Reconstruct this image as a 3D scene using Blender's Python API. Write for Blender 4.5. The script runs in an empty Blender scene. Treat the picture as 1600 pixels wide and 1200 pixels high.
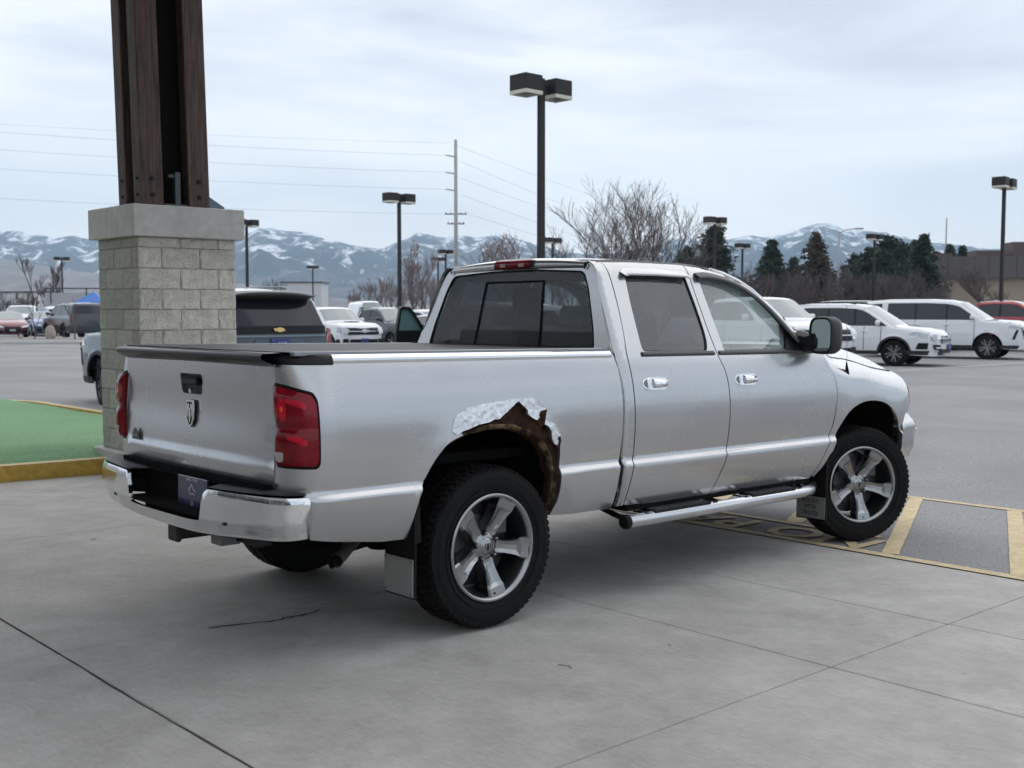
import bpy, bmesh, math, random
import numpy as np
from mathutils import Vector, Matrix, geometry
R = math.radians
SC = bpy.context.scene
COL = SC.collection
# ------------------------------------------------------------ camera
CAMZ = 1.66
PITCH = math.atan((600 - 482) / 1750.0)
cd = bpy.data.cameras.new('camera'); cam = bpy.data.objects.new('camera', cd); COL.objects.link(cam)
cd.sensor_width = 36.0; cd.lens = 36.0 * 1750 / 1600; cd.clip_start = 0.05; cd.clip_end = 20000
cam.location = (0, 0, CAMZ); cam.rotation_euler = (math.pi / 2 - PITCH, 0, 0)
cd.dof.use_dof = True; cd.dof.focus_distance = 6.3; cd.dof.aperture_fstop = 5.0
SC.camera = cam
SC.render.resolution_x = 1024; SC.render.resolution_y = 768
# ------------------------------------------------------------ light
SUN_EL, SUN_AZ = R(48), R(18)
W = bpy.data.worlds.new('World'); SC.world = W; W.use_nodes = True
nt = W.node_tree; nt.nodes.clear()
N = nt.nodes.new; Lk = nt.links.new
out = N('ShaderNodeOutputWorld'); bg = N('ShaderNodeBackground'); bg.inputs[1].default_value = 0.128
sky = N('ShaderNodeTexSky'); sky.sky_type = 'NISHITA'; sky.sun_disc = False
sky.sun_elevation = SUN_EL; sky.sun_rotation = SUN_AZ; sky.air_density = 1.2; sky.dust_density = 2.0
tc = N('ShaderNodeTexCoord')
mp = N('ShaderNodeMapping'); mp.inputs['Scale'].default_value = (1.0, 1.0, 4.2); mp.inputs['Location'].default_value = (0.3, 1.7, 0.4)
mp.inputs['Rotation'].default_value = (R(6), R(-14), 0)
n1 = N('ShaderNodeTexNoise'); n1.inputs['Scale'].default_value = 2.3; n1.inputs['Detail'].default_value = 5; n1.inputs['Roughness'].default_value = 0.5; n1.inputs['Distortion'].default_value = 0.35
Lk(tc.outputs['Generated'], mp.inputs[0]); Lk(mp.outputs[0], n1.inputs[0])
rp = N('ShaderNodeValToRGB')
rp.color_ramp.elements[0].position = 0.38; rp.color_ramp.elements[0].color = (5.5, 5.95, 6.8, 1)
rp.color_ramp.elements[1].position = 0.60; rp.color_ramp.elements[1].color = (9.6, 9.75, 10.0, 1)
Lk(n1.outputs[0], rp.inputs[0])
sx = N('ShaderNodeSeparateXYZ'); Lk(tc.outputs['Generated'], sx.inputs[0])
mr = N('ShaderNodeMapRange'); mr.inputs[1].default_value = 0.0; mr.inputs[2].default_value = 0.22; mr.inputs[3].default_value = 1.0; mr.inputs[4].default_value = 0.0
Lk(sx.outputs[2], mr.inputs[0])
mh = N('ShaderNodeMixRGB'); mh.inputs[2].default_value = (11.4, 11.3, 10.9, 1)
mm = N('ShaderNodeMath'); mm.operation = 'MULTIPLY'; mm.inputs[1].default_value = 0.75
Lk(mr.outputs[0], mm.inputs[0]); Lk(mm.outputs[0], mh.inputs[0]); Lk(rp.outputs[0], mh.inputs[1])
mx = N('ShaderNodeMixRGB'); mx.inputs[0].default_value = 0.9
Lk(sky.outputs[0], mx.inputs[1]); Lk(mh.outputs[0], mx.inputs[2]); Lk(mx.outputs[0], bg.inputs[0]); Lk(bg.outputs[0], out.inputs[0])
sd = bpy.data.lights.new('sun', 'SUN'); sd.energy = 1.4; sd.angle = R(105); sd.color = (1, .94, .87)
so = bpy.data.objects.new('sun', sd); COL.objects.link(so)
sdir = Vector((math.sin(SUN_AZ) * math.cos(SUN_EL), math.cos(SUN_AZ) * math.cos(SUN_EL), math.sin(SUN_EL)))
so.rotation_euler = (-sdir).to_track_quat('-Z', 'Y').to_euler()
SC.view_settings.view_transform = 'Standard'; SC.view_settings.look = 'None'; SC.view_settings.exposure = 0.0; SC.view_settings.gamma = 1.0
SC.view_settings.use_curve_mapping = False
SC.cycles.max_bounces = 8; SC.cycles.transparent_max_bounces = 12; SC.cycles.volume_bounces = 2
# ------------------------------------------------------------ materials
MATS = {}
def mat(name, col, rough=0.5, metal=0.0, coat=0.0, spec=0.5, n=None, bump=None, emis=None, col2=None, ndetail=6, coords='Object', stretch=None, ior=None, ramp=(0.35, 0.65)):
    """n=(scale, amount or None) mixes col..col2 with noise; bump=(scale, strength, dist)"""
    if name in MATS: return MATS[name]
    m = bpy.data.materials.new(name); m.use_nodes = True; t = m.node_tree
    b = t.nodes['Principled BSDF']
    b.inputs['Base Color'].default_value = (*col, 1); b.inputs['Roughness'].default_value = rough
    b.inputs['Metallic'].default_value = metal; b.inputs['Specular IOR Level'].default_value = spec
    if ior: b.inputs['IOR'].default_value = ior
    if coat: b.inputs['Coat Weight'].default_value = coat; b.inputs['Coat Roughness'].default_value = 0.04
    if emis: b.inputs['Emission Color'].default_value = (*emis[0], 1); b.inputs['Emission Strength'].default_value = emis[1]
    src = None
    if n or bump:
        c = t.nodes.new('ShaderNodeTexCoord'); src = c.outputs[coords]
        if stretch:
            q = t.nodes.new('ShaderNodeMapping'); q.inputs['Scale'].default_value = stretch
            t.links.new(src, q.inputs[0]); src = q.outputs[0]
    if n:
        x = t.nodes.new('ShaderNodeTexNoise'); x.inputs['Scale'].default_value = n; x.inputs['Detail'].default_value = ndetail
        x.inputs['Roughness'].default_value = 0.6
        r = t.nodes.new('ShaderNodeValToRGB'); r.color_ramp.elements[0].position = ramp[0]; r.color_ramp.elements[1].position = ramp[1]
        r.color_ramp.elements[0].color = (*col, 1); r.color_ramp.elements[1].color = (*(col2 or [min(1, k * 1.25) for k in col]), 1)
        t.links.new(src, x.inputs[0]); t.links.new(x.outputs[0], r.inputs[0]); t.links.new(r.outputs[0], b.inputs['Base Color'])
    if bump:
        x2 = t.nodes.new('ShaderNodeTexNoise'); x2.inputs['Scale'].default_value = bump[0]; x2.inputs['Detail'].default_value = 5
        bb = t.nodes.new('ShaderNodeBump'); bb.inputs['Strength'].default_value = bump[1]; bb.inputs['Distance'].default_value = bump[2]
        t.links.new(src, x2.inputs[0]); t.links.new(x2.outputs[0], bb.inputs['Height']); t.links.new(bb.outputs[0], b.inputs['Normal'])
    MATS[name] = m
    return m
def glassmat(name, tint, alpha=0.25, ior=1.5, dust_sheen=0.0, dcol=(.3, .32, .34)):
    """sheet glass: tinted see-through layer under a fresnel reflection"""
    if name in MATS: return MATS[name]
    m = bpy.data.materials.new(name); m.use_nodes = True; t = m.node_tree; t.nodes.clear()
    o = t.nodes.new('ShaderNodeOutputMaterial'); tr = t.nodes.new('ShaderNodeBsdfTransparent'); tr.inputs[0].default_value = (*tint, 1)
    df = t.nodes.new('ShaderNodeBsdfDiffuse'); df.inputs[0].default_value = (*dcol, 1)
    a = t.nodes.new('ShaderNodeMixShader'); a.inputs[0].default_value = dust_sheen  # diffuse share paints in reflected brightness along with a dust film
    t.links.new(tr.outputs[0], a.inputs[1]); t.links.new(df.outputs[0], a.inputs[2])
    g = t.nodes.new('ShaderNodeBsdfGlossy'); g.inputs['Roughness'].default_value = 0.02; g.inputs[0].default_value = (1, 1, 1, 1)
    f = t.nodes.new('ShaderNodeFresnel'); ge = t.nodes.new('ShaderNodeNewGeometry'); mi = t.nodes.new('ShaderNodeMapRange'); mi.inputs[3].default_value = ior; mi.inputs[4].default_value = 1 / ior; t.links.new(ge.outputs['Backfacing'], mi.inputs[0]); t.links.new(mi.outputs[0], f.inputs[0])
    x = t.nodes.new('ShaderNodeMixShader'); t.links.new(f.outputs[0], x.inputs[0]); t.links.new(a.outputs[0], x.inputs[1]); t.links.new(g.outputs[0], x.inputs[2])
    t.links.new(x.outputs[0], o.inputs[0]); MATS[name] = m
    return m
# ------------------------------------------------------------ mesh helpers
def link(o, parent=None):
    COL.objects.link(o)
    if parent is not None: o.parent = parent
    return o
def mk(name, verts, faces, m, parent=None, smooth=False, normals=None, mats=None, midx=None):
    me = bpy.data.meshes.new(name); me.from_pydata([tuple(map(float, v)) for v in verts], [], faces)
    for q in (mats or [m]): me.materials.append(q)
    if midx is not None: me.polygons.foreach_set('material_index', midx)
    if smooth or normals is not None: me.polygons.foreach_set('use_smooth', [True] * len(me.polygons))
    if normals is not None: me.normals_split_custom_set_from_vertices([tuple(map(float, q)) for q in normals])
    me.update()
    return link(bpy.data.objects.new(name, me), parent)
def empty(name, loc=(0, 0, 0), rz=0, parent=None):
    o = bpy.data.objects.new(name, None); o.location = loc; o.rotation_euler = (0, 0, rz); o.empty_display_size = .2
    return link(o, parent)
def tag(o, label=None, cat=None, group=None, kind=None):
    if label: o['label'] = label
    if cat: o['category'] = cat
    if group: o['group'] = group
    if kind: o['kind'] = kind
    return o
class MB:
    """collects simple solids; build() links them as one mesh"""
    def __init__(s): s.v = []; s.f = []; s.mi = []
    def add(s, v, f, mi=0):
        b = len(s.v); s.v += [tuple(map(float, q)) for q in v]; s.f += [tuple(b + i for i in q) for q in f]; s.mi += [mi] * len(f); return s
    def box(s, c, d, rz=0, rx=0, ry=0, taper=1.0, mi=0, bev=0.0):
        M = Matrix.Translation(c) @ Matrix.Rotation(rz, 4, 'Z') @ Matrix.Rotation(ry, 4, 'Y') @ Matrix.Rotation(rx, 4, 'X')
        hx, hy, hz = d[0] / 2, d[1] / 2, d[2] / 2
        if bev:
            b = bev; rings = []
            for z, k in ((-hz, b), (-hz + b, 0), (hz - b, 0), (hz, b)):
                ax, ay = hx - k, hy - k
                rings.append([(-ax + (b - k), -ay, z), (ax - (b - k), -ay, z), (ax, -ay + (b - k), z), (ax, ay - (b - k), z), (ax - (b - k), ay, z), (-ax + (b - k), ay, z), (-ax, ay - (b - k), z), (-ax, -ay + (b - k), z)])
            v = [M @ Vector(q) for r in rings for q in r]; f = [tuple(range(7, -1, -1)), tuple(24 + i for i in range(8))]
            for r in range(3):
                for i in range(8):
                    j = (i + 1) % 8; f.append((r * 8 + i, r * 8 + j, r * 8 + 8 + j, r * 8 + 8 + i))
            return s.add(v, f, mi)
        v = []
        for z, k in ((-hz, 1), (hz, taper)):
            for x, y in ((-1, -1), (1, -1), (1, 1), (-1, 1)): v.append(M @ Vector((x * hx * k, y * hy * k, z)))
        return s.add(v, [(3, 2, 1, 0), (4, 5, 6, 7), (0, 1, 5, 4), (1, 2, 6, 5), (2, 3, 7, 6), (3, 0, 4, 7)], mi)
    def tube(s, pts, rad, n=8, cap=True, mi=0):
        pts = [Vector(p) for p in pts]; k = len(pts)
        rad = rad if isinstance(rad, (list, tuple)) else [rad] * k
        v = []; prev = None
        for i, p in enumerate(pts):
            d = (pts[min(i + 1, k - 1)] - pts[max(i - 1, 0)]).normalized()
            if prev is None:
                a = Vector((0, 0, 1)) if abs(d.z) < .9 else Vector((1, 0, 0)); u = d.cross(a).normalized()
            else: u = (prev - d * prev.dot(d)).normalized()
            prev = u; w = d.cross(u)
            for j in range(n):
                t = 2 * math.pi * j / n; v.append(p + (u * math.cos(t) + w * math.sin(t)) * rad[i])
        f = []
        for i in range(k - 1):
            for j in range(n):
                q = (j + 1) % n; f.append((i * n + j, i * n + q, (i + 1) * n + q, (i + 1) * n + j))
        if cap: f.append(tuple(range(n - 1, -1, -1))); f.append(tuple((k - 1) * n + j for j in range(n)))
        return s.add(v, f, mi)
    def lathe(s, prof, n=32, axis='y', c=(0, 0, 0), mi=0, close=False):
        """prof = [(offset along axis, radius)]"""
        v = []; f = []
        for j in range(n):
            t = 2 * math.pi * j / n; co, si = math.cos(t), math.sin(t)
            for a, r in prof:
                q = (r * co, a, r * si) if axis == 'y' else ((r * co, r * si, a) if axis == 'z' else (a, r * co, r * si))
                v.append((q[0] + c[0], q[1] + c[1], q[2] + c[2]))
        k = len(prof)
        for j in range(n):
            q = (j + 1) % n
            for i in range(k - 1 + (1 if close else 0)):
                i2 = (i + 1) % k
                f.append((j * k + i, j * k + i2, q * k + i2, q * k + i))
        return s.add(v, f, mi)
    def ball(s, c, r, n=8, m=6, sq=(1, 1, 1), mi=0):
        prof = []
        v = []; f = []
        for i in range(m + 1):
            t = math.pi * i / m
            for j in range(n):
                p = 2 * math.pi * j / n
                v.append((c[0] + r * sq[0] * math.sin(t) * math.cos(p), c[1] + r * sq[1] * math.sin(t) * math.sin(p), c[2] + r * sq[2] * math.cos(t)))
        for i in range(m):
            for j in range(n):
                q = (j + 1) % n; f.append((i * n + j, (i + 1) * n + j, (i + 1) * n + q, i * n + q))
        return s.add(v, f, mi)
    def build(s, name, m, parent=None, smooth=False, mats=None, auto=None):
        o = mk(name, s.v, s.f, m, parent, smooth, mats=mats, midx=s.mi if mats else None)
        if auto is not None:
            bm = bmesh.new(); bm.from_mesh(o.data); bmesh.ops.recalc_face_normals(bm, faces=bm.faces[:])
            for e in bm.edges:
                if len(e.link_faces) == 2 and e.calc_face_angle(0) > auto: e.smooth = False
            for q in bm.faces: q.smooth = True
            bm.to_mesh(o.data); bm.free()
        return o
def inpoly(P, poly):
    P = np.asarray(P, float); poly = np.asarray(poly, float); x, y = P[:, 0], P[:, 1]; r = np.zeros(len(P), bool); n = len(poly)
    for i in range(n):
        x1, y1 = poly[i]; x2, y2 = poly[(i + 1) % n]
        if y1 == y2: continue
        c = ((y1 > y) != (y2 > y)) & (x < (x2 - x1) * (y - y1) / (y2 - y1) + x1); r ^= c
    return r
def dens(poly, step):
    o = []; n = len(poly)
    for i in range(n):
        a = np.array(poly[i], float); b = np.array(poly[(i + 1) % n], float); k = max(1, int(math.ceil(np.linalg.norm(b - a) / step)))
        for j in range(k): o.append(a + (b - a) * j / k)
    return o
def rnd(poly, r, k=4):
    """round the corners of a polygon"""
    o = []; n = len(poly)
    for i in range(n):
        p = np.array(poly[i], float); a = np.array(poly[i - 1], float) - p; b = np.array(poly[(i + 1) % n], float) - p
        la, lb = np.linalg.norm(a), np.linalg.norm(b); q = min(r, la * .45, lb * .45)
        A = p + a / la * q; B = p + b / lb * q
        for j in range(k + 1):
            t = j / k; o.append(tuple((1 - t) ** 2 * A + 2 * t * (1 - t) * p + t * t * B))
    return o
def spline(pts, k=6):
    """open Catmull-Rom through points"""
    P = [np.array(p, float) for p in pts]; P = [2 * P[0] - P[1]] + P + [2 * P[-1] - P[-2]]; o = []
    for i in range(1, len(P) - 2):
        for j in range(k):
            t = j / k; a, b, c, d = P[i - 1:i + 3]
            o.append(tuple(.5 * (2 * b + (c - a) * t + (2 * a - 5 * b + 4 * c - d) * t * t + (3 * b - a - 3 * c + d) * t ** 3)))
    o.append(tuple(P[-2])); return o
def panel(name, outer, holes, surf, m, parent=None, step=.05, depth=.02, analytic=True, flip=False, mats=None, edge_step=None, jitter=None, rows=()):
    """sheet-metal panel: polygon in (u,v) meshed by constrained Delaunay, mapped by surf(u,v,d), rim folded inwards by depth"""
    es = edge_step or step; pts = []; edges = []; loops = []
    for lp in [outer] + list(holes):
        d = dens(lp, es); b = len(pts); pts += d; loops.append(np.array(d)); k = len(d)
        edges += [(b + i, b + (i + 1) % k) for i in range(k)]
    B = np.array(pts); mn, mxx = B.min(0), B.max(0)
    g = []; row = 0; y = mn[1] + step * .5
    while y < mxx[1]:
        xs = np.arange(mn[0] + (step * .5 if row % 2 else 0) + step * .25, mxx[0], step)
        g += [(x, y) for x in xs]; y += step * .866; row += 1
    if g:
        G = np.array(g); ok = inpoly(G, outer)
        for h in holes: ok &= ~inpoly(G, h)
        G = G[ok]
        if rows and len(G):
            G = G[np.min([np.abs(G[:, 1] - z_) for z_ in rows], axis=0) > .007]
            ex_ = np.array([(x, z_) for z_ in rows for x in np.arange(mn[0] + .01, mxx[0], .018)]); k_ = inpoly(ex_, outer)
            for h in holes: k_ &= ~inpoly(ex_, h)
            G = np.vstack([G, ex_[k_]])
        if len(G):
            dmin = np.full(len(G), 1e9)
            for i in range(0, len(B), 400):
                dmin = np.minimum(dmin, np.sqrt(((G[:, None, :] - B[None, i:i + 400, :]) ** 2).sum(2)).min(1))
            G = G[dmin > (np.where(np.min([np.abs(G[:, 1] - z_) for z_ in rows], axis=0) < 1e-6, .006, step * .45) if rows else step * .45)]; pts += [q for q in G]
    res = geometry.delaunay_2d_cdt([Vector((float(p[0]), float(p[1]))) for p in pts], edges, [], 0, 1e-6)
    V = np.array([(q.x, q.y) for q in res[0]]); F = [tuple(f) for f in res[2]]
    C = np.array([V[list(f)].mean(0) for f in F]); ok = inpoly(C, outer)
    for h in holes: ok &= ~inpoly(C, h)
    F = [f for f, k in zip(F, ok) if k]
    used = sorted({i for f in F for i in f}); mp_ = {o: n_ for n_, o in enumerate(used)}
    V = V[used]; F = [tuple(mp_[i] for i in f) for f in F]
    P = [Vector(surf(u, v, 0.0)) for u, v in V]
    if jitter: P = [p + Vector(jitter(u, v)) for p, (u, v) in zip(P, V)]
    Q = None; e = .002
    NN = []
    for u, v in V:
        a = Vector(surf(u + e, v, 0)) - Vector(surf(u - e, v, 0)); b = Vector(surf(u, v + e, 0)) - Vector(surf(u, v - e, 0)); c = a.cross(b)
        NN.append(c.normalized() if c.length > 1e-12 else Vector((0, 0, 1)))
    # outward = opposite of inward depth direction
    mid = len(V) // 2; inward = Vector(surf(*V[mid], .01)) - Vector(surf(*V[mid], 0))
    sgn = -1 if NN[mid].dot(inward) > 0 else 1
    NN = [q * sgn for q in NN]
    out_f = []
    for f in F:
        a, b, c = (P[i] for i in f[:3]); nn = (b - a).cross(c - a)
        out_f.append(f if nn.dot(NN[f[0]]) > 0 else tuple(reversed(f)))
    F = out_f
    if depth:
        cnt = {}
        for f in F:
            for i in range(len(f)):
                a, b = f[i], f[(i + 1) % len(f)]; cnt.setdefault((min(a, b), max(a, b)), []).append((a, b))
        for k_, l_ in cnt.items():
            if len(l_) == 1:
                a, b = l_[0]; s0 = len(P)
                pa, pb = P[a].copy(), P[b].copy()
                dj = Vector((0, 0, 0))
                qa = Vector(surf(*V[a], depth)); qb = Vector(surf(*V[b], depth))
                P += [pb, pa, qa, qb]; nn = (pa - pb).cross(qb - pb)
                nn = nn.normalized() if nn.length > 1e-12 else NN[a]
                NN += [nn] * 4; F.append((s0, s0 + 1, s0 + 2, s0 + 3))
    return mk(name, P, F, m, parent, True, normals=NN if analytic else None, mats=mats)
def grid(name, rows, m, parent=None, smooth=True, close=False, flip=False):
    """rows of equal length -> quad sheet"""
    k = len(rows[0]); v = [q for r in rows for q in r]; f = []
    for i in range(len(rows) - 1):
        for j in range(k - 1 + (1 if close else 0)):
            q = (j + 1) % k; t = (i * k + j, i * k + q, (i + 1) * k + q, (i + 1) * k + j)
            f.append(tuple(reversed(t)) if flip else t)
    return mk(name, v, f, m, parent, smooth)
def text_mesh(name, s, size, m, parent=None, loc=(0, 0, 0), rot=(0, 0, 0), depth=.001, align='CENTER', sx=1.0, matrix=None, bold=0.0):
    cu = bpy.data.curves.new(name, 'FONT'); cu.body = s; cu.size = size; cu.extrude = depth; cu.align_x = align; cu.align_y = 'CENTER'; cu.resolution_u = 2; cu.offset = bold
    o = bpy.data.objects.new(name, cu); COL.objects.link(o)
    me = bpy.data.meshes.new_from_object(o); bpy.data.objects.remove(o); bpy.data.curves.remove(cu)
    me.materials.clear(); me.materials.append(m); me.name = name
    o = bpy.data.objects.new(name, me)
    if matrix is not None: o.matrix_local = matrix
    else: o.location = loc; o.rotation_euler = rot; o.scale = (sx, 1, 1)
    return link(o, parent)
def lerp(a, b, t): return a + (b - a) * t
def sst(a, b, x):
    t = min(1, max(0, (x - a) / (b - a))); return t * t * (3 - 2 * t)
rng = random.Random(7)
# ------------------------------------------------------------ the drive-through frame (pad and truck share it)
MT = Matrix(((.738767, -.673919, .007484, -.753413), (.673792, .738785, .014160, 6.284701), (-.015072, -.005418, .999872, .040633), (0, 0, 0, 1)))
MTI = MT.inverted()
YAW = math.atan2(.673792, .738767)
def T2W(X, Y, Z=0): return MT @ Vector((X, Y, Z))
def pxg(px, py, z=0.0):
    """point on level ground z seen at a photo pixel, used to lay out the lot"""
    d = (CAMZ - z) * 1750 / (py - 482.0); return ((px - 800) / 1750 * d, d)
def planez(x, y):
    # height of the drive-through plane above world point (x, y)
    n = Vector((MT[0][2], MT[1][2], MT[2][2])); o = MT.translation
    return o.z - (n.x * (x - o.x) + n.y * (y - o.y)) / n.z
def groundz(x, y):
    q = MTI @ Vector((x, y, planez(x, y))); X, Y = q.x, q.y
    d = max(X - 6.2, Y - 6.0, -12.5 - Y, -12.5 - X, 0.0)
    z = lerp(planez(x, y) - .006, 0.0, sst(0, 4.5, d))
    if -12.1 < X < 3.1 and -12.1 < Y < 5.9: z -= .012
    z -= .25 * sst(-13, -9, x) * (1 - sst(1, 5, x)) * sst(24, 34, y) * (1 - sst(75, 110, y))
    return z
# --- asphalt lot
asph = mat('asphalt', (.19, .188, .192), .9, n=90, ndetail=3, ramp=(.36, .62), col2=(.40, .398, .402), bump=(240, .5, .006), spec=.35)
def patch_mat(m, scale, dark, amt):
    """large soft wear patches multiplied over a material's colour"""
    t = m.node_tree; b = t.nodes['Principled BSDF']; src = b.inputs['Base Color'].links[0].from_socket
    c = t.nodes.new('ShaderNodeTexCoord'); x = t.nodes.new('ShaderNodeTexNoise'); x.inputs['Scale'].default_value = scale; x.inputs['Detail'].default_value = 5; x.inputs['Distortion'].default_value = .6
    r = t.nodes.new('ShaderNodeValToRGB'); r.color_ramp.elements[0].position = .38; r.color_ramp.elements[1].position = .62
    r.color_ramp.elements[0].color = (*[dark] * 3, 1); r.color_ramp.elements[1].color = (1, 1, 1, 1)
    k = t.nodes.new('ShaderNodeMixRGB'); k.blend_type = 'MULTIPLY'; k.inputs[0].default_value = amt
    t.links.new(c.outputs['Object'], x.inputs[0]); t.links.new(x.outputs[0], r.inputs[0]); t.links.new(src, k.inputs[1]); t.links.new(r.outputs[0], k.inputs[2]); t.links.new(k.outputs[0], b.inputs['Base Color'])
patch_mat(asph, .35, .78, .8)
def axis(lim, near, st):
    a = list(np.arange(-near, near + .01, st)); v = near; s = st
    while v < lim: s *= 1.45; v += s; a.append(v); a.insert(0, -v)
    return a
xs = axis(5200, 24, 1.0); ys = axis(5200, 30, 1.0)
mk('asphalt_lot', [(x, y + 12, groundz(x, y + 12)) for y in ys for x in xs],
   [(j * len(xs) + i, j * len(xs) + i + 1, (j + 1) * len(xs) + i + 1, (j + 1) * len(xs) + i) for j in range(len(ys) - 1) for i in range(len(xs) - 1)], asph, smooth=True)['kind'] = 'structure'
# --- concrete pad of single slabs
conc = mat('concrete', (.50, .48, .445), .74, n=3.2, col2=(.60, .58, .545), bump=(90, .25, .004), spec=.4)
patch_mat(conc, .8, .80, .75); patch_mat(conc, 6.0, .90, .7)
def add_fine(m, scale, lo):
    t = m.node_tree; b = t.nodes['Principled BSDF']; src = b.inputs['Base Color'].links[0].from_socket
    c = t.nodes.new('ShaderNodeTexCoord'); q = t.nodes.new('ShaderNodeMapping'); q.inputs['Scale'].default_value = (1, .18, 1); q.inputs['Rotation'].default_value = (0, 0, .3)
    x = t.nodes.new('ShaderNodeTexNoise'); x.inputs['Scale'].default_value = scale; x.inputs['Detail'].default_value = 3
    r = t.nodes.new('ShaderNodeMapRange'); r.inputs[1].default_value = .3; r.inputs[2].default_value = .7; r.inputs[3].default_value = lo; r.inputs[4].default_value = 1.0
    k = t.nodes.new('ShaderNodeMixRGB'); k.blend_type = 'MULTIPLY'; k.inputs[0].default_value = 1
    t.links.new(c.outputs['Object'], q.inputs[0]); t.links.new(q.outputs[0], x.inputs[0]); t.links.new(x.outputs[0], r.inputs[0]); t.links.new(src, k.inputs[1]); t.links.new(r.outputs[0], k.inputs[2]); t.links.new(k.outputs[0], b.inputs['Base Color'])
add_fine(conc, 70, .87)
patch_mat(conc, 28, .86, .45); patch_mat(conc, 230, .72, .5)
stn = mat('oil_stain', (.16, .155, .145), .6, n=20, col2=(.27, .265, .255))
pad = empty('concrete_pad'); pad.matrix_world = MT; pad['kind'] = 'structure'
GX = [-12, -9.4, -6.9, -4.35, -1.80, .735, 1.85, 3.15]; GY = [-12, -9.9, -7.4, -4.95, -2.45, .03, 2.95, 5.9]
g_ = .004
for i in range(len(GX) - 1):
    for j in range(len(GY) - 1):
        b = MB(); b.box(((GX[i] + GX[i + 1]) / 2, (GY[j] + GY[j + 1]) / 2, -.06 - rng.uniform(0, .002)), (GX[i + 1] - GX[i] - 2 * g_, GY[j + 1] - GY[j] - 2 * g_, .12), bev=.004)
        b.build('slab', conc, pad)
# hairline cracks, a sealed crack, a scuff of white paint
crk = mat('crack_dark', (.045, .043, .04), .95)
def crack(name, pts, w, m, label=None, amp=.015, z=.0015, n=10, parent=None):
    r2 = random.Random(str(pts)); P = spline(pts, n); L = []; Rr = []
    for i, p in enumerate(P):
        a = np.array(P[max(0, i - 1)]); c = np.array(P[min(len(P) - 1, i + 1)]); d = (c - a) / (np.linalg.norm(c - a) + 1e-9)
        nn = np.array((-d[1], d[0])); q = np.array(p) + nn * r2.uniform(-amp, amp); ww = w * r2.uniform(.5, 1.3) * (.35 if i in (0, len(P) - 1) else 1)
        L.append((*(q + nn * ww / 2), z)); Rr.append((*(q - nn * ww / 2), z))
    return grid(name, [L, Rr], m, parent, smooth=False)
crack('crack', [(-1.80, .95), (-1.80, .03), (-1.81, -.9), (-1.80, -2.3), (-1.80, -4)], .010, crk, parent=pad, amp=.003)
crack('crack', [(-1.08, -.02), (-.75, -.12), (-.45, -.10)], .016, crk, parent=pad)
crack('crack', [(-.18, -1.62), (-.155, -1.66), (-.17, -1.70)], .005, crk, parent=pad, amp=.004)
wpt = mat('worn_white_paint', (.5, .5, .5), .8, n=60, col2=(.28, .28, .28))
crack('paint_mark', [(-.46, -.17), (-.22, -.26), (-.08, -.33), (.02, -.38)], .022, wpt, parent=pad, amp=.004)
crack('paint_mark', [(.75, 1.3), (.9, 1.35), (1.1, 1.3)], .02, wpt, parent=pad, amp=.004)
for k, (x_, y_, r_) in enumerate([(.45, -1.75, .009), (-.6, 2.6, .03), (1.1, -2.9, .008)]):
    r2 = random.Random(k); n_ = 11; mk('oil_drip', [(x_ + r_ * r2.uniform(.6, 1.2) * math.cos(6.2832 * i / n_), y_ + r_ * r2.uniform(.6, 1.2) * math.sin(6.2832 * i / n_), .0012) for i in range(n_)], [tuple(range(n_))], stn, pad)
# --- yellow markings
yel = mat('yellow_road_paint', (.66, .50, .27), .8, n=45, col2=(.74, .59, .36), bump=(200, .4, .003), ramp=(.3, .5))
patch_mat(yel, 11, .70, .6); patch_mat(yel, 60, .72, .6)
mk_ = empty('yellow_no_parking_markings'); mk_.matrix_world = MT; mk_['kind'] = 'structure'
def stripe(x0, y0, x1, y1, w, z=0.0, name='painted_line', wob=.0022):
    n = 24; a = np.array((x0, y0)); c = np.array((x1, y1)); d = (c - a) / np.linalg.norm(c - a); nn = np.array((-d[1], d[0])); L = []; Rr = []
    for i in range(n + 1):
        p = a + (c - a) * i / n
        L.append((*(p + nn * (w / 2 + rng.uniform(-wob, wob))), z)); Rr.append((*(p - nn * (w / 2 + rng.uniform(-wob, wob))), z))
    return grid(name, [L, Rr], yel, mk_, smooth=False)
stripe(3.225, -9, 3.225, 3.6, .10); stripe(3.79, -.98, 3.79, 3.4, .075); stripe(5.79, -9, 5.79, 4.5, .10)
for k in range(-6, 4):
    yb = -1.38 + k * .88
    x0 = 3.28 if k <= 0 else 3.83
    ya = yb + (x0 - 3.17) * .45; yc = yb + (5.74 - 3.17) * .45
    stripe(x0, ya, 5.74, yc, .115 if k <= 0 else .14, z=.0)
tm = Matrix(((0, -1, 0, 3.50), (1, 0, 0, -1.12), (0, 0, 1, .0015), (0, 0, 0, 1)))
text_mesh('painted_lettering', 'NO PARKING', .56, yel, mk_, depth=.0, align='LEFT', matrix=tm, bold=.012)
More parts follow.
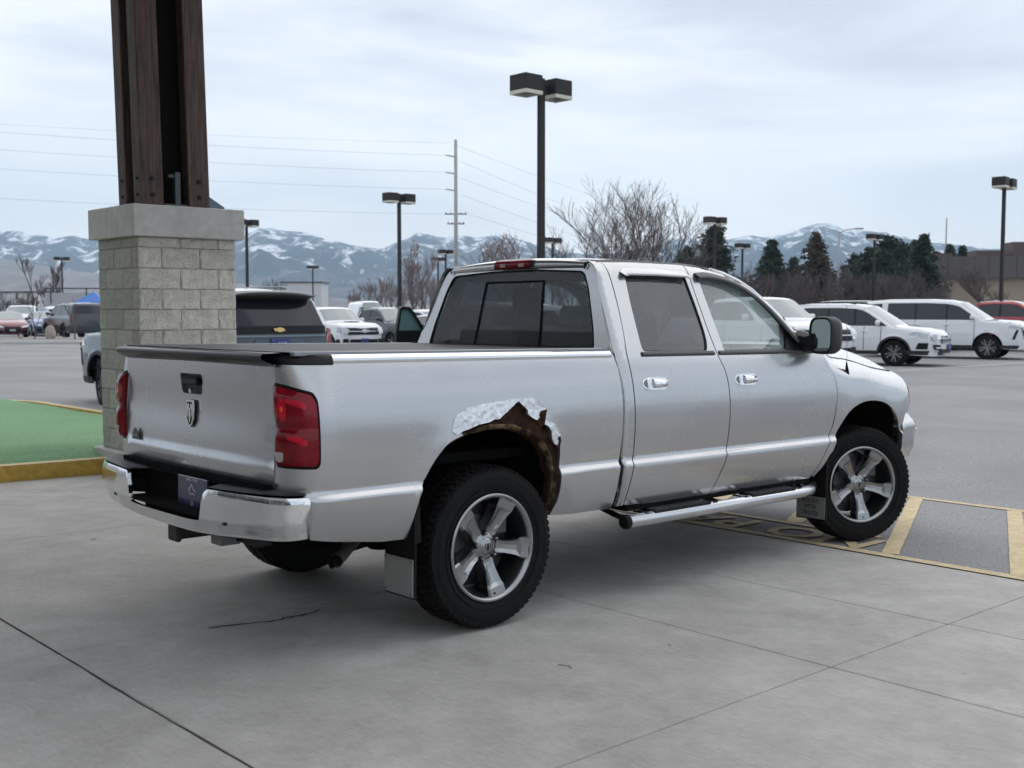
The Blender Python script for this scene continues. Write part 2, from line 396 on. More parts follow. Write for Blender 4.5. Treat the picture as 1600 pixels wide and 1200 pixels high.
# --- island: curb ring, artificial turf
ycurb = mat('yellow_curb_paint', (.46, .28, .035), .6, n=14, col2=(.60, .39, .07), bump=(60, .3, .004)); ytop = mat('worn_lit_curb_top', (.55, .42, .22), .75, n=14, col2=(.66, .54, .34), bump=(60, .3, .004))  # top paler than the face: light on it put into the colour
def isl(off):
    X0, X1, Y0, Y1 = -2.6 + off, 3.30 - off, 5.93 + off, 15.9 - off; r = 1.6 - off; o = [(X0, Y0), (X1 - .3, Y0), (X1, Y0 + .3)]
    o.append((X1, Y1 - r))
    for i in range(1, 9):
        t = math.pi / 2 * i / 8; o.append((X1 - r + r * math.cos(t), Y1 - r + r * math.sin(t)))
    o.append((X0, Y1)); return o
patch_mat(ycurb, 5, .65, .6)
isr = empty('island_curb'); isr.matrix_world = MT; isr['kind'] = 'structure'
def box_ring(u, v, d): return (u, v, .15 - d)
panel('curb_top', isl(0), [isl(.15)], box_ring, ycurb, isr, step=.6, depth=.16, analytic=True)
panel('curb_crown', isl(.008), [isl(.142)], lambda u, v, d: (u, v, .153 - d), ytop, isr, step=.6, depth=.004)
turf_m = mat('artificial_turf', (.15, .29, .145), .95, n=26, col2=(.20, .36, .19), bump=(350, .4, .006))
patch_mat(turf_m, 1.4, .90, .6)
IS = np.array(isl(.15))
def dpoly(u, v, poly):
    m = 1e9
    for i in range(len(poly)):
        a = poly[i]; c = poly[(i + 1) % len(poly)]; ab = c - a; t = max(0, min(1, ((u - a[0]) * ab[0] + (v - a[1]) * ab[1]) / (ab @ ab)))
        m = min(m, math.hypot(u - a[0] - ab[0] * t, v - a[1] - ab[1] * t))
    return m
def turf_s(u, v, d): return (u, v, .10 + .13 * sst(0, .55, dpoly(u, v, IS)) + .012 * math.sin(u * 2.1 + v) * math.sin(v * 1.3) - d)
tf = panel('turf_sheet', isl(.152), [], turf_s, turf_m, None, step=.28, depth=.0, analytic=False, edge_step=.28); tf.matrix_world = MT
tag(tf, kind='stuff'); tf.name = 'artificial_turf'; tag(tf, 'green artificial turf mat inside the yellow curbed island', 'artificial turf')
# blades along the visible edges of the turf
bv = []; bf = []
for k in range(0):
    u = rng.uniform(-2.3, 3.1); v = rng.uniform(6.09, 8.5) if rng.random() < .75 else rng.uniform(8.5, 15.6)
    if not (u < 3.1): continue
    z = turf_s(u, v, 0)[2] - .004; a = rng.uniform(0, 6.28); h = rng.uniform(.018, .035); w = .006; s = len(bv); l = rng.uniform(-.02, .02)
    bv += [(u - w * math.cos(a), v - w * math.sin(a), z), (u + w * math.cos(a), v + w * math.sin(a), z), (u + l, v + l * .6, z + h)]; bf.append((s, s + 1, s + 2))

# ------------------------------------------------------------ canopy column
CO = T2W(1.035, 5.44); colr = empty('stone_canopy_column', (CO.x, CO.y, 0), YAW)
tag(colr, 'split face block column with concrete cap carrying bolted dark timber posts', 'column')
blk = mat('lit_split_face_block', (.56, .53, .47), .92, n=9, col2=(.70, .665, .60), bump=(34, .9, .03), spec=.2)  # paler base: light on these faces put into the colour
blk2 = mat('shaded_block_side', (.36, .35, .315), .92, n=20, col2=(.46, .45, .41), bump=(45, .6, .012), spec=.2)  # darker copy of the block, shade put into the colour
mort = mat('mortar', (.40, .385, .35), .95); capm = mat('cast_concrete_cap', (.48, .47, .44), .85, n=12, col2=(.56, .55, .52), bump=(70, .3, .003))
LX, LY, ZB, CH = 1.05, .95, .215, .2045
b = MB(); b.box((LX / 2, LY / 2, 1.28), (LX - .016, LY - .016, 2.13)); b.build('mortar_core', mort, colr)
b = MB(); b.box((LX / 2, LY / 2, .10), (LX + .16, LY + .16, .23), bev=.01); b.build('footing', capm, colr)
for m_ in (blk, blk2):
    t_ = m_.node_tree; b_ = t_.nodes['Principled BSDF']; s_ = b_.inputs['Base Color'].links[0].from_socket; oi = t_.nodes.new('ShaderNodeObjectInfo'); mr2 = t_.nodes.new('ShaderNodeMapRange'); mr2.inputs[3].default_value = .84; mr2.inputs[4].default_value = 1.06
    k2 = t_.nodes.new('ShaderNodeMixRGB'); k2.blend_type = 'MULTIPLY'; k2.inputs[0].default_value = 1; t_.links.new(oi.outputs['Random'], mr2.inputs[0]); t_.links.new(s_, k2.inputs[1]); t_.links.new(mr2.outputs[0], k2.inputs[2]); t_.links.new(k2.outputs[0], b_.inputs['Base Color'])
patch_mat(capm, 3.5, .84, .8)
def block(face, a0, a1, z0, z1, seed):
    r2 = random.Random(seed); w, h = a1 - a0 - .007, z1 - z0 - .007; n, m_ = 7, 4; V = []; F = []; rough = .012 if face in 'xX' else .004
    ts = [0, .012 / w, .2, .4, .6, .8, 1 - .012 / w, 1]; us = [0, .05, .35, .65, .95, 1]
    for iu, u in enumerate(us):
        for it, t in enumerate(ts):
            edge = it in (0, len(ts) - 1) or iu in (0, len(us) - 1)
            p = 0 if edge else .007 + r2.uniform(-rough, rough)
            V.append((t * w, -p, u * h))
    nt_ = len(ts)
    for i in range(len(us) - 1):
        for j in range(nt_ - 1): F.append((i * nt_ + j, i * nt_ + j + 1, (i + 1) * nt_ + j + 1, (i + 1) * nt_ + j))
    s = len(V); V += [(0, .05, 0), (w, .05, 0), (w, .05, h), (0, .05, h)]; e = (len(us) - 1) * nt_
    F += [(0, s, s + 1, nt_ - 1), (nt_ - 1, s + 1, s + 2, e + nt_ - 1), (e + nt_ - 1, s + 2, s + 3, e), (e, s + 3, s, 0)]
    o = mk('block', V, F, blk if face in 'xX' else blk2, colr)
    if face == 'x': o.location = (a0 + .0045, 0, z0 + .0045)
    elif face == 'X': o.location = (LX - a0 - .0045, LY, z0 + .0045); o.rotation_euler = (0, 0, math.pi)
    elif face == 'y': o.location = (0, LY - a0 - .0045, z0 + .0045); o.rotation_euler = (0, 0, -math.pi / 2)
    else: o.location = (LX, a0 + .0045, z0 + .0045); o.rotation_euler = (0, 0, math.pi / 2)
rows = [(ZB + i * CH, ZB + (i + 1) * CH) for i in range(10)] + [(ZB + 10 * CH, 2.365)]
for i, (z0, z1) in enumerate(rows):
    cx = [0, .24, .65, LX] if i % 2 else [0, .44, .85, LX]
    cy = [0, .40, .81, LY] if i % 2 else [0, .19, .60, LY]
    for f_, cc in (('x', cx), ('X', cx), ('y', cy), ('Y', cy)):
        for k in range(3): block(f_, cc[k], cc[k + 1], z0, z1, f'{f_}{i}{k}')
b = MB(); b.box((LX / 2, LY / 2, 2.52), (LX + .15, LY + .15, .31), bev=.008); b.build('cap', capm, colr)
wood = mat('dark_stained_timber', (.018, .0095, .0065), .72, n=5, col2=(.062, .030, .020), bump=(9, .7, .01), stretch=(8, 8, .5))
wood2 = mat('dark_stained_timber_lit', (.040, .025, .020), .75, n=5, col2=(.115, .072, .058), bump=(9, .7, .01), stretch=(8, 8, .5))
steel = mat('black_steel', (.02, .021, .023), .45, metal=.6)
LEAN = -.020
def post(x0, x1, y0, y1):
    z0, z1 = 2.69, 5.75; V = []; F = []
    for z in (z0, z1):
        s = (z - z0) * LEAN
        for x, y in ((x0, y0), (x1, y0), (x1, y1), (x0, y1)): V.append((x + s * .74, y - s * .67, z))
    b = MB(); b.add(V, [(0, 3, 2, 1), (4, 5, 6, 7), (0, 1, 5, 4), (1, 2, 6, 5), (2, 3, 7, 6), (3, 0, 4, 7)])
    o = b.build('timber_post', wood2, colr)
    bm = bmesh.new(); bm.from_mesh(o.data); bmesh.ops.bevel(bm, geom=bm.edges[:], offset=.008, segments=1, affect='EDGES'); bm.to_mesh(o.data); bm.free()
    for zz in (2.79, 2.95):
        c = MB(); s = (zz - z0) * LEAN; c.lathe([(0, 0), (0, .028), (-.006, .028), (-.006, .014), (-.02, .013), (-.02, 0)], 10, c=((x0 + x1) / 2 + s * .74, y0 - s * .67, zz)); c.build('bolt', steel, o)
        c = MB(); c.lathe([(0, 0), (0, .024), (-.006, .024), (-.006, .012), (-.018, .012), (-.018, 0)], 10, axis='x', c=(x0 + s * .74, (y0 + y1) / 2 - s * .67, zz)); c.build('bolt', steel, o)
PX0, PX1, PX2, PX3 = .10, .33, .60, .83; PY0, PY1, PY2, PY3 = .10, .29, .46, .65
for a in ((PX0, PX1), (PX2, PX3)):
    for c in ((PY0, PY1), (PY2, PY3)): post(*a, *c)
b = MB(); s = LEAN * 1.5
V = []
for z in (2.69, 5.7):
    s = (z - 2.69) * LEAN
    for x, y in ((PX1 - .09, PY1 - .06), (PX2 + .09, PY1 - .06), (PX2 + .09, PY2 + .06), (PX1 - .09, PY2 + .06)): V.append((x + s * .74, y - s * .67, z))
b.add(V, [(0, 3, 2, 1), (4, 5, 6, 7), (0, 1, 5, 4), (1, 2, 6, 5), (2, 3, 7, 6), (3, 0, 4, 7)]); b.build('gap_shade_core', mat('painted_gap_shade', (.008, .006, .005), .9, spec=.1), colr)  # near-black fill paints the shade between the posts
b = MB(); b.box(((PX1 + PX2) / 2 + .02, PY0 + .035, 2.86), (.055, .05, .34)); b.box(((PX1 + PX2) / 2 - .02, PY0 + .04, 2.99), (.10, .03, .03)); b.box(((PX1 + PX2) / 2, PY0 + .04, 2.70), (.24, .05, .02)); b.build('steel_bracket', mat('grey_steel', (.07, .075, .08), .5, metal=.3), colr)
fl = MB(); fl.add([(.93, .34, 2.69), (1.12, .34, 2.69), (1.12, .60, 2.69), (.93, .60, 2.69), (.93, .34, 2.84), (1.12, .34, 2.73), (1.12, .60, 2.73), (.93, .60, 2.84)], [(0, 3, 2, 1), (4, 5, 6, 7), (0, 1, 5, 4), (1, 2, 6, 5), (2, 3, 7, 6), (3, 0, 4, 7)])
fl.build('metal_flashing', mat('blue_grey_metal', (.12, .16, .20), .5, metal=.4), colr)
# ------------------------------------------------------------ canopy roof and dealership building (unseen, added for the shade and reflections they give)
can = empty('unseen_canopy_roof', (CO.x, CO.y, 5.6), YAW)
tag(can, 'unseen dark timber canopy roof over the drive, shaped for its shade', 'canopy')
CX0, CX1, CY0, CY1 = -9.6, .95, -6.8, 1.2
soff = mat('timber_soffit', (.10, .055, .035), .8, n=6, col2=(.17, .10, .06), stretch=(1, 12, 1)); fasc = mat('bronze_fascia', (.05, .045, .04), .5)
b = MB(); b.box(((CX0 + CX1) / 2, (CY0 + CY1) / 2, .55), (CX1 - CX0, CY1 - CY0, .12)); b.build('roof_deck', soff, can)
b = MB()
for (c, d) in ((((CX0 + CX1) / 2, CY0, .55), (CX1 - CX0 + .1, .06, .4)), (((CX0 + CX1) / 2, CY1, .55), (CX1 - CX0 + .1, .06, .4)), ((CX0, (CY0 + CY1) / 2, .55), (.06, CY1 - CY0, .4)), ((CX1, (CY0 + CY1) / 2, .55), (.06, CY1 - CY0, .4))): b.box(c, d)
b.build('fascia', fasc, can)
for k in range(7):
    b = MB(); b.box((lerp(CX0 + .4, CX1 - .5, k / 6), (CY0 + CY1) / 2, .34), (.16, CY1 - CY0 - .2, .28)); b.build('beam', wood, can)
bld = empty('unseen_building', tuple(T2W(-12.6, 0)), YAW); tag(bld, 'unseen grey stucco dealership building added behind the canopy for its reflections', 'building')
b = MB(); b.box((-3, 0, 3.2), (5.9, 36, 6.4)); b.build('wall', mat('stucco', (.42, .41, .38), .9, n=8, col2=(.48, .47, .44)), bld)
for k in range(-6, 7):
    b = MB(); b.box((0.0, k * 2.6, 1.75), (.06, 2.4, 3.0)); f = b.build('window', mat('storefront_frame', (.05, .05, .05), .4, metal=.5), bld)
    b = MB(); b.box((.035, k * 2.6, 1.75), (.02, 2.2, 2.8)); b.build('pane', mat('storefront_glass', (.03, .04, .045), .03, spec=.8), f)
# distant rows use these
white_line = mat('white_road_paint', (.55, .55, .56), .8, n=30, col2=(.42, .42, .43))
# ------------------------------------------------------------ THE PICKUP
paint = mat('silver_paint', (.48, .485, .49), .17, metal=.88, coat=.8, n=900, col2=(.55, .555, .565), ndetail=1)
chrome = mat('chrome', (.78, .79, .80), .09, metal=1.0, bump=(3, .15, .02))
chrome_dull = mat('polished_step_tube', (.62, .63, .65), .22, metal=1.0)
blackp = mat('black_plastic', (.006, .006, .007), .42, spec=.3, bump=(300, .2, .001)); blackr = mat('black_rubber', (.005, .005, .005), .6, spec=.2)
dkgrey = mat('dark_grey_plastic', (.045, .047, .05), .42); under = mat('underbody', (.006, .006, .006), .9, spec=.1)
spoil = mat('satin_black_spoiler', (.014, .015, .017), .32, spec=.4)
rimm = mat('machined_alloy', (.34, .345, .35), .25, metal=1.0); rimd = mat('dark_alloy', (.05, .051, .054), .4, metal=.8)
rust = mat('rusty_steel', (.012, .007, .005), .9, n=20, spec=.15, col2=(.055, .026, .016), bump=(60, .7, .006))
rust2 = mat('rusty_edge', (.014, .009, .006), .9, n=13, spec=.15, ramp=(.42, .68), col2=(.22, .15, .08), bump=(60, .5, .004))
foil = mat('silver_foil_tape', (.62, .63, .65), .33, metal=.85, n=40, col2=(.82, .83, .85))
redl = mat('red_lens', (.13, .003, .008), .12, spec=.35, n=9, col2=(.24, .006, .016)); redb = mat('red_reflector', (.50, .010, .03), .15, spec=.35); clearl = mat('clear_lens', (.42, .36, .36), .15, coat=1.0)
amber = mat('amber_lens', (.55, .16, .03), .15, coat=1.0); orange_glow = mat('lamp_reflex', (.9, .10, .05), .1, coat=1)
g_dark = glassmat('privacy_glass', (.10, .105, .115), ior=1.7, dust_sheen=.13, dcol=(.30, .31, .33)); g_rear = glassmat('rear_privacy_glass', (.58, .63, .66), ior=1.42, dust_sheen=.0)
g_clear = glassmat('green_tint_glass', (.74, .82, .81), ior=1.75, dust_sheen=.20, dcol=(.72, .80, .80))
seatm = mat('grey_seat_cloth', (.10, .11, .115), .9); intm = mat('interior_trim', (.035, .037, .04), .8)
t_ = paint.node_tree; b_ = t_.nodes['Principled BSDF']; tc_ = t_.nodes.new('ShaderNodeTexCoord'); nz1 = t_.nodes.new('ShaderNodeTexNoise'); nz1.inputs['Scale'].default_value = 2.6; nz1.inputs['Detail'].default_value = 6; mr3 = t_.nodes.new('ShaderNodeMapRange'); mr3.inputs[1].default_value = .35; mr3.inputs[2].default_value = .7; mr3.inputs[3].default_value = .22; mr3.inputs[4].default_value = .31
t_.links.new(tc_.outputs['Object'], nz1.inputs[0]); t_.links.new(nz1.outputs[0], mr3.inputs[0]); t_.links.new(mr3.outputs[0], b_.inputs['Roughness'])
# road film: a dull brownish dust on the lowest part of the body
s_ = b_.inputs['Base Color'].links[0].from_socket; sz = t_.nodes.new('ShaderNodeSeparateXYZ'); t_.links.new(tc_.outputs['Object'], sz.inputs[0]); mz = t_.nodes.new('ShaderNodeMapRange'); mz.inputs[1].default_value = .50; mz.inputs[2].default_value = .80; mz.inputs[3].default_value = .42; mz.inputs[4].default_value = 0
t_.links.new(sz.outputs[2], mz.inputs[0]); mn2 = t_.nodes.new('ShaderNodeMath'); mn2.operation = 'MULTIPLY'; t_.links.new(mz.outputs[0], mn2.inputs[0]); t_.links.new(nz1.outputs[0], mn2.inputs[1])
k3 = t_.nodes.new('ShaderNodeMixRGB'); k3.inputs[2].default_value = (.16, .15, .135, 1); t_.links.new(mn2.outputs[0], k3.inputs[0]); t_.links.new(s_, k3.inputs[1]); t_.links.new(k3.outputs[0], b_.inputs['Base Color'])
truck = empty('pickup_truck'); truck.matrix_world = MT
tag(truck, 'silver crew cab pickup with torn rusty rear wheel arch parked under the canopy', 'pickup truck')
PZ = [.42, .50, .56, .62, .70, .750, .758, .780, .79, .85, .95, 1.05, 1.12, 1.2, 1.26, 1.32, 1.36, 1.40, 1.92, 2.0]
PY = [.895, .946, .970, .987, 1.002, 1.008, 1.006, .984, .983, .990, .998, .999, .995, .983, .968, .948, .931, .914, .684, .65]
_zz = np.linspace(.4, 2.0, 641); _pp = np.interp(_zz, PZ, PY); _k = np.exp(-np.linspace(-2, 2, 9) ** 2); _k /= _k.sum(); _pp = np.convolve(np.pad(_pp, 4, mode='edge'), _k, 'valid')
_pb = np.convolve(np.pad(_pp, 16, mode='edge'), np.hanning(33) / np.hanning(33).sum(), 'valid')
_mask = np.clip((_zz - .84) / .06, 0, 1); _pp = _pp * (1 - _mask) + _pb * _mask
def P(z): return float(np.interp(z, _zz, _pp))
# plan curves with rounded corners: arc table u -> (x, inset, nx)
def corner(a, b, k=.85, n=60):
    t = np.linspace(0, math.pi / 2, n); x = a * np.sin(t) ** k; y = b * (1 - np.cos(t) ** k); s = np.concatenate([[0], np.cumsum(np.hypot(np.diff(x), np.diff(y)))]); return s, x, y
def mkplan(rx, ra, rb, fx, fa, fb, kr=.85, kf=.9):
    cr = corner(ra, rb, kr); cf = corner(fa, fb, kf)
    def f(u):
        if u < rx:
            s = rx - u; L = cr[0][-1]
            if s >= L: return rx - ra, rb + (s - L), -1.0, 0.0
            x = np.interp(s, cr[0], cr[1]); y = np.interp(s, cr[0], cr[2]); e = .004
            dx = np.interp(s + e, cr[0], cr[1]) - np.interp(s - e, cr[0], cr[1]); dy = np.interp(s + e, cr[0], cr[2]) - np.interp(s - e, cr[0], cr[2]); l = math.hypot(dx, dy) or 1
            return rx - x, y, -dy / l, dx / l
        if u > fx:
            s = u - fx; L = cf[0][-1]
            if s >= L: return fx + fa, fb + (s - L), 1.0, 0.0
            x = np.interp(s, cf[0], cf[1]); y = np.interp(s, cf[0], cf[2]); e = .004
            dx = np.interp(s + e, cf[0], cf[1]) - np.interp(s - e, cf[0], cf[1]); dy = np.interp(s + e, cf[0], cf[2]) - np.interp(s - e, cf[0], cf[2]); l = math.hypot(dx, dy) or 1
            return fx + x, y, dy / l, dx / l
        return u, 0.0, 0.0, 1.0
    return f, cr[0][-1], cf[0][-1]
planBed, LB, _ = mkplan(-.93, .20, .20, 99, .1, .1)
planCab, LC, _ = mkplan(.985, .034, .034, 99, .1, .1)
planFen, _, LF = mkplan(-99, .1, .1, 3.95, .48, .46, .9, .80)
def zr(x):  # roof line above the side windows
    return float(np.interp(x, [.9, 1.05, 1.2, 1.8, 2.03, 2.22, 2.43, 2.59, 2.77, 2.9, 3.0, 3.15, 3.4], [1.915, 1.925, 1.935, 1.94, 1.928, 1.90, 1.835, 1.745, 1.62, 1.505, 1.44, 1.385, 1.33]))
def flare(u, z, cx, r0=.55, w=.10, h=.014):
    r = math.hypot(u - cx, (z - .46) * 1.0)
    return h * math.exp(-((r - r0) / w) ** 2) if z > .5 else 0
_pz = np.linspace(.85, 1.40, 111); _pv = np.interp(_pz, [.9, 1.0, 1.08, 1.14, 1.19, 1.235, 1.27, 1.30, 1.33], [.992, .993, .991, .984, .967, .935, .885, .815, .70])
_pv = np.convolve(np.pad(_pv, 8, mode='edge'), np.hanning(17) / np.hanning(17).sum(), 'valid')
def _pf(z): return np.interp(z, _pz, _pv)
def side(sgn, plan, mode):
    def f(u, z, d):
        x, ins, nx, ny = plan(u)
        if mode == 'fen':
            zz = z + .09 * sst(3.45, 4.1, x); t = sst(3.0, 3.5, x)
            pf = float(_pf(zz)) if zz > .95 else float(np.interp(zz, [.4, .9, 1.0, 1.08, 1.14, 1.19, 1.235, 1.27, 1.30, 1.33], [P(.4), .992, .993, .991, .984, .967, .935, .885, .815, .70]))
            y = lerp(P(z), pf if zz > .9 else P(z), t) - (.0) + flare(u, z, 3.57, h=.006) * sst(.80, .92, z)
        elif mode == 'bed':
            y = P(z) + flare(u, z, 0.0) * (.3 + .7 * sst(-1.0, -.6, u))
        else:
            y = P(z); top = zr(x); r = .075; q = top - z
            if q < r and z > 1.3: y -= .085 * (1 - math.sqrt(max(0, 1 - ((r - q) / r) ** 2)))
            y -= .05 * sst(2.5, 3.2, x) * sst(1.40, 1.5, z)
            if x > 2.95 and z > 1.0: y += flare(u, z, 3.57) * 1
        y = y - ins
        return (x - nx * d * (1 if 1 else 0), sgn * (y - ny * d), z)
    return f
def both(fn):
    for s in (-1, 1): fn(s)
# ---- bed sides
uT = -.93 - LB - .012            # seam beside the tailgate
tl_out = rnd([(uT + .008, 1.272), (uT + .10, 1.262), (-1.045, 1.232), (-1.028, 1.195), (-1.022, .915), (-1.035, .893), (uT + .012, .893)], .015)
arch = spline([(-.545, .525), (-.50, .72), (-.45, .815), (-.395, .895), (-.315, .967), (-.20, 1.008)], 4)
arch_clean = arch + spline([(-.07, 1.030), (.06, 1.028), (.188, .998), (.30, .935), (.378, .842), (.407, .723), (.412, .62), (.39, .531)], 4)
tear = [(-.245, 1.006), (-.235, 1.021), (-.19, 1.030), (-.133, 1.047), (-.07, 1.054), (-.03, 1.066), (.0, 1.066), (.029, 1.084), (.07, 1.106), (.11, 1.132), (.145, 1.150), (.17, 1.128), (.205, 1.10), (.202, 1.080), (.23, 1.062), (.262, 1.047), (.28, 1.062), (.295, 1.092), (.33, 1.098), (.325, 1.06), (.318, 1.022), (.345, 1.012), (.368, .985), (.372, .94), (.392, .915), (.415, .908), (.425, .945), (.437, .935), (.44, .88), (.436, .74), (.440, .66), (.432, .60), (.405, .531)]
def bedside(s):
    a = (arch[:-1] + tear) if s < 0 else arch_clean
    outl = [(uT, .785), (uT, 1.372), (.921, 1.372), (.932, 1.30), (.934, 1.14), (.932, .93), (.922, .80), (.908, .77), (.908, .74), (.899, .626), (.893, .512), (.55, .522)] + a[::-1] + [(-.68, .526), (-.90, .555), (-1.06, .578), (-1.09, .70), (-1.10, .785)]
    o = panel('bed_side', outl, [tl_out], side(s, planBed, 'bed'), paint, truck, step=.035, depth=.018, edge_step=.025, rows=(.752, .762, .772, .782))
    if s < 0: o['label'] = 'silver bed side torn open above the wheel'
    rows = []
    for i in range(9):
        x = lerp(-.925, .905, i / 8)
        rows.append([(x, s * .9275, 1.352), (x, s * .936, 1.358), (x, s * .930, 1.380), (x, s * .918, 1.394), (x, s * .86, 1.396)])
    grid('rail_trim', rows, chrome, truck, flip=(s > 0))
    fb_ = side(s, planBed, 'bed'); rows = []
    for i in range(17):
        u = lerp(uT + .004, -.927, i / 16); a_ = fb_(u, 1.350, -.002); c_ = fb_(u, 1.376, -.010); e_ = fb_(u, 1.394, .008); g_i = fb_(u, 1.397, .07)
        rows.append([a_, c_, e_, (max(g_i[0], -1.10), g_i[1] if abs(g_i[1]) < .9 else s * .86, g_i[2]), (max(-1.09, g_i[0] + .02), s * .70, 1.398)])
    grid('rail_end_cap', rows, blackp, truck, flip=(s > 0))
both(bedside)
S_ = side(-1, planBed, 'bed')
# crumpled foil patch above the torn arch
fo = [(-.30, 1.018), (-.285, 1.07), (-.262, 1.098), (-.20, 1.128), (-.10, 1.142), (.02, 1.152), (.13, 1.160), (.25, 1.160), (.305, 1.128), (.342, 1.085), (.345, 1.04), (.395, 1.02), (.425, .985), (.445, .945), (.4375, .930), (.425, .942), (.415, .906), (.392, .913), (.373, .938), (.369, .983), (.346, 1.010), (.319, 1.020), (.324, 1.04), (.300, 1.06), (.282, 1.056), (.262, 1.045), (.23, 1.060), (.200, 1.079), (.203, 1.10), (.17, 1.126), (.145, 1.148), (.11, 1.130), (.07, 1.104), (.029, 1.082), (.0, 1.064), (-.03, 1.064), (-.07, 1.052), (-.133, 1.045), (-.19, 1.028), (-.24, 1.016), (-.27, 1.000)]
from mathutils import noise as mn
def fj(u, v):
    w = mn.ridged_multi_fractal(Vector((u * 14, v * 14, 0)), .9, 2.1, 3, 1.0, 2.0); w2 = mn.noise(Vector((u * 60, v * 60, 3)))
    return (0, -.002 - .0040 * w * .6 - .0030 * w2, 0)
fp = panel('foil_tape', fo, [], S_, foil, truck, step=.0085, depth=.006, analytic=False, edge_step=.009, jitter=fj)
fp['label'] = 'crumpled silver foil tape over the torn arch'
# inner rusty skin behind the tear and the rust band down the front of the arch
inn = [(-.31, .955), (-.20, .992), (-.07, 1.012), (.06, 1.010), (.18, .982), (.285, .925), (.355, .84), (.384, .723), (.388, .62), (.366, .533), (.445, .533), (.455, .62), (.458, .94), (.42, 1.0), (.36, 1.11), (.15, 1.17), (.0, 1.09), (-.25, 1.03)]
def deep(k): return lambda u, v, d: S_(u, v, d + k)
def rj(u, v): return (0, .012 * mn.noise(Vector((u * 16, v * 16, 1))) + .006 * mn.noise(Vector((u * 50, v * 50, 5))), 0)
panel('rusted_inner_arch', inn, [], deep(.022), rust, truck, step=.02, depth=.05, analytic=False, jitter=rj)
lip = []; A = [(-.395, .895), (-.315, .967), (-.20, 1.008), (-.07, 1.030), (.06, 1.028), (.188, .998), (.30, .935), (.378, .842), (.407, .723), (.412, .62), (.39, .531)]
As = spline(A, 5); ctr = np.array((0.0, .46)); lo = []; li = []
for i, p in enumerate(As):
    p = np.array(p); d = (p - ctr) / np.linalg.norm(p - ctr); w = .002 + .006 * sst(0, 12, i) + rng.uniform(-.003, .003); lo.append(p + d * w); li.append(p - d * (.004 + .012 * sst(0, 14, i)))
rowsL = [[S_(p[0], p[1], .010) for p in lo], [S_(p[0], p[1], .003) for p in As], [S_(p[0], p[1], .016) for p in li], [S_(p[0], p[1], .06) for p in li]]
grid('arch_lip', rowsL, rust2, truck, flip=False)
# bent flap of the torn skin
fl_ = [S_(.262, 1.045, .004), S_(.295, 1.092, -.012), S_(.33, 1.099, -.018), S_(.322, 1.03, -.004), S_(.30, 1.0, .01)]
mk('torn_flap', fl_, [(0, 1, 2, 3), (0, 3, 4)], rust, truck)
fl_ = [S_(.392, .915, .004), S_(.43, .955, -.012), S_(.442, .93, -.006), S_(.436, .87, .004)]
mk('torn_flap', fl_, [(0, 1, 2, 3)], rust, truck)
# ---- wheel wells, frame, axle
def wells():
    for cx, z0 in ((0.0, .46), (3.57, .46)):
        for s in (-1, 1):
            rows = []
            for i in range(17):
                t = math.pi * (.02 + .96 * i / 16); r = .60 if cx < 1 else .60
                rows.append([(cx + r * math.cos(t) * .86 if cx < 1 else min(4.03, cx + r * math.cos(t) * .92), s * y, max(.52, z0 + r * math.sin(t))) for y in ((.955 if cx < 1 else .90), .88, .60, .40)])
            grid('wheel_well_liner', rows, under, truck)
            if cx > 1:
                rows = [[(min(4.02, cx + r_ * math.cos(t) * .92), s * y_, max(.52, min(1.12, z0 + r_ * math.sin(t)))) for y_, r_ in ((.90, .60), (.925, .72))] for t in [math.pi * (.02 + .96 * i / 16) for i in range(17)]]
                grid('fender_inner_lip', rows, under, truck)
            mk('wheel_well_back', [(cx - .54, s * .42, .52), (cx + .40, s * .42, .52), (cx + .50, s * .42, 1.07), (cx - .54, s * .42, 1.07)], [(0, 1, 2, 3)], under, truck)
wells()
b = MB()
for s in (-1, 1):
    b.box((1.7, s * .42, .50), (5.3, .07, .16)); b.tube([(-.60, s * .55, .42), (.0, s * .55, .50), (.75, s * .5, .45)], .022, 5)
b.box((1.9, 0, .62), (1.9, 1.5, .1)); b.box((0, 0, .64), (2.0, 1.25, .06)); b.box((3.6, 0, .62), (1.0, 1.0, .25)); b.box((-.95, 0, .55), (.12, 1.2, .12))
b.build('frame', under, truck)
b = MB(); b.tube([(0, -.80, .41), (0, .80, .41)], .045, 10); b.ball((0, 0, .41), .16, 12, 8); b.tube([(3.57, -.7, .41), (3.57, .7, .41)], .05, 8); b.tube([(.12, -.5, .45), (-.15, -.55, .95)], .035, 8); b.tube([(.12, .5, .45), (-.15, .55, .95)], .035, 8)
b.build('axle', under, truck)
b = MB(); b.tube([(.9, -.30, .50), (-.2, -.34, .62), (-.55, -.56, .47), (-.76, -.70, .405)], .036, 12, cap=False); b.build('exhaust_pipe', mat('exhaust', (.22, .19, .16), .5, metal=.6), truck, smooth=True)
b = MB(); b.lathe([(-.02, 0), (-.02, .031)], 12, axis='x', c=(-.765, -.703, .402)); b.build('exhaust_opening', under, truck)
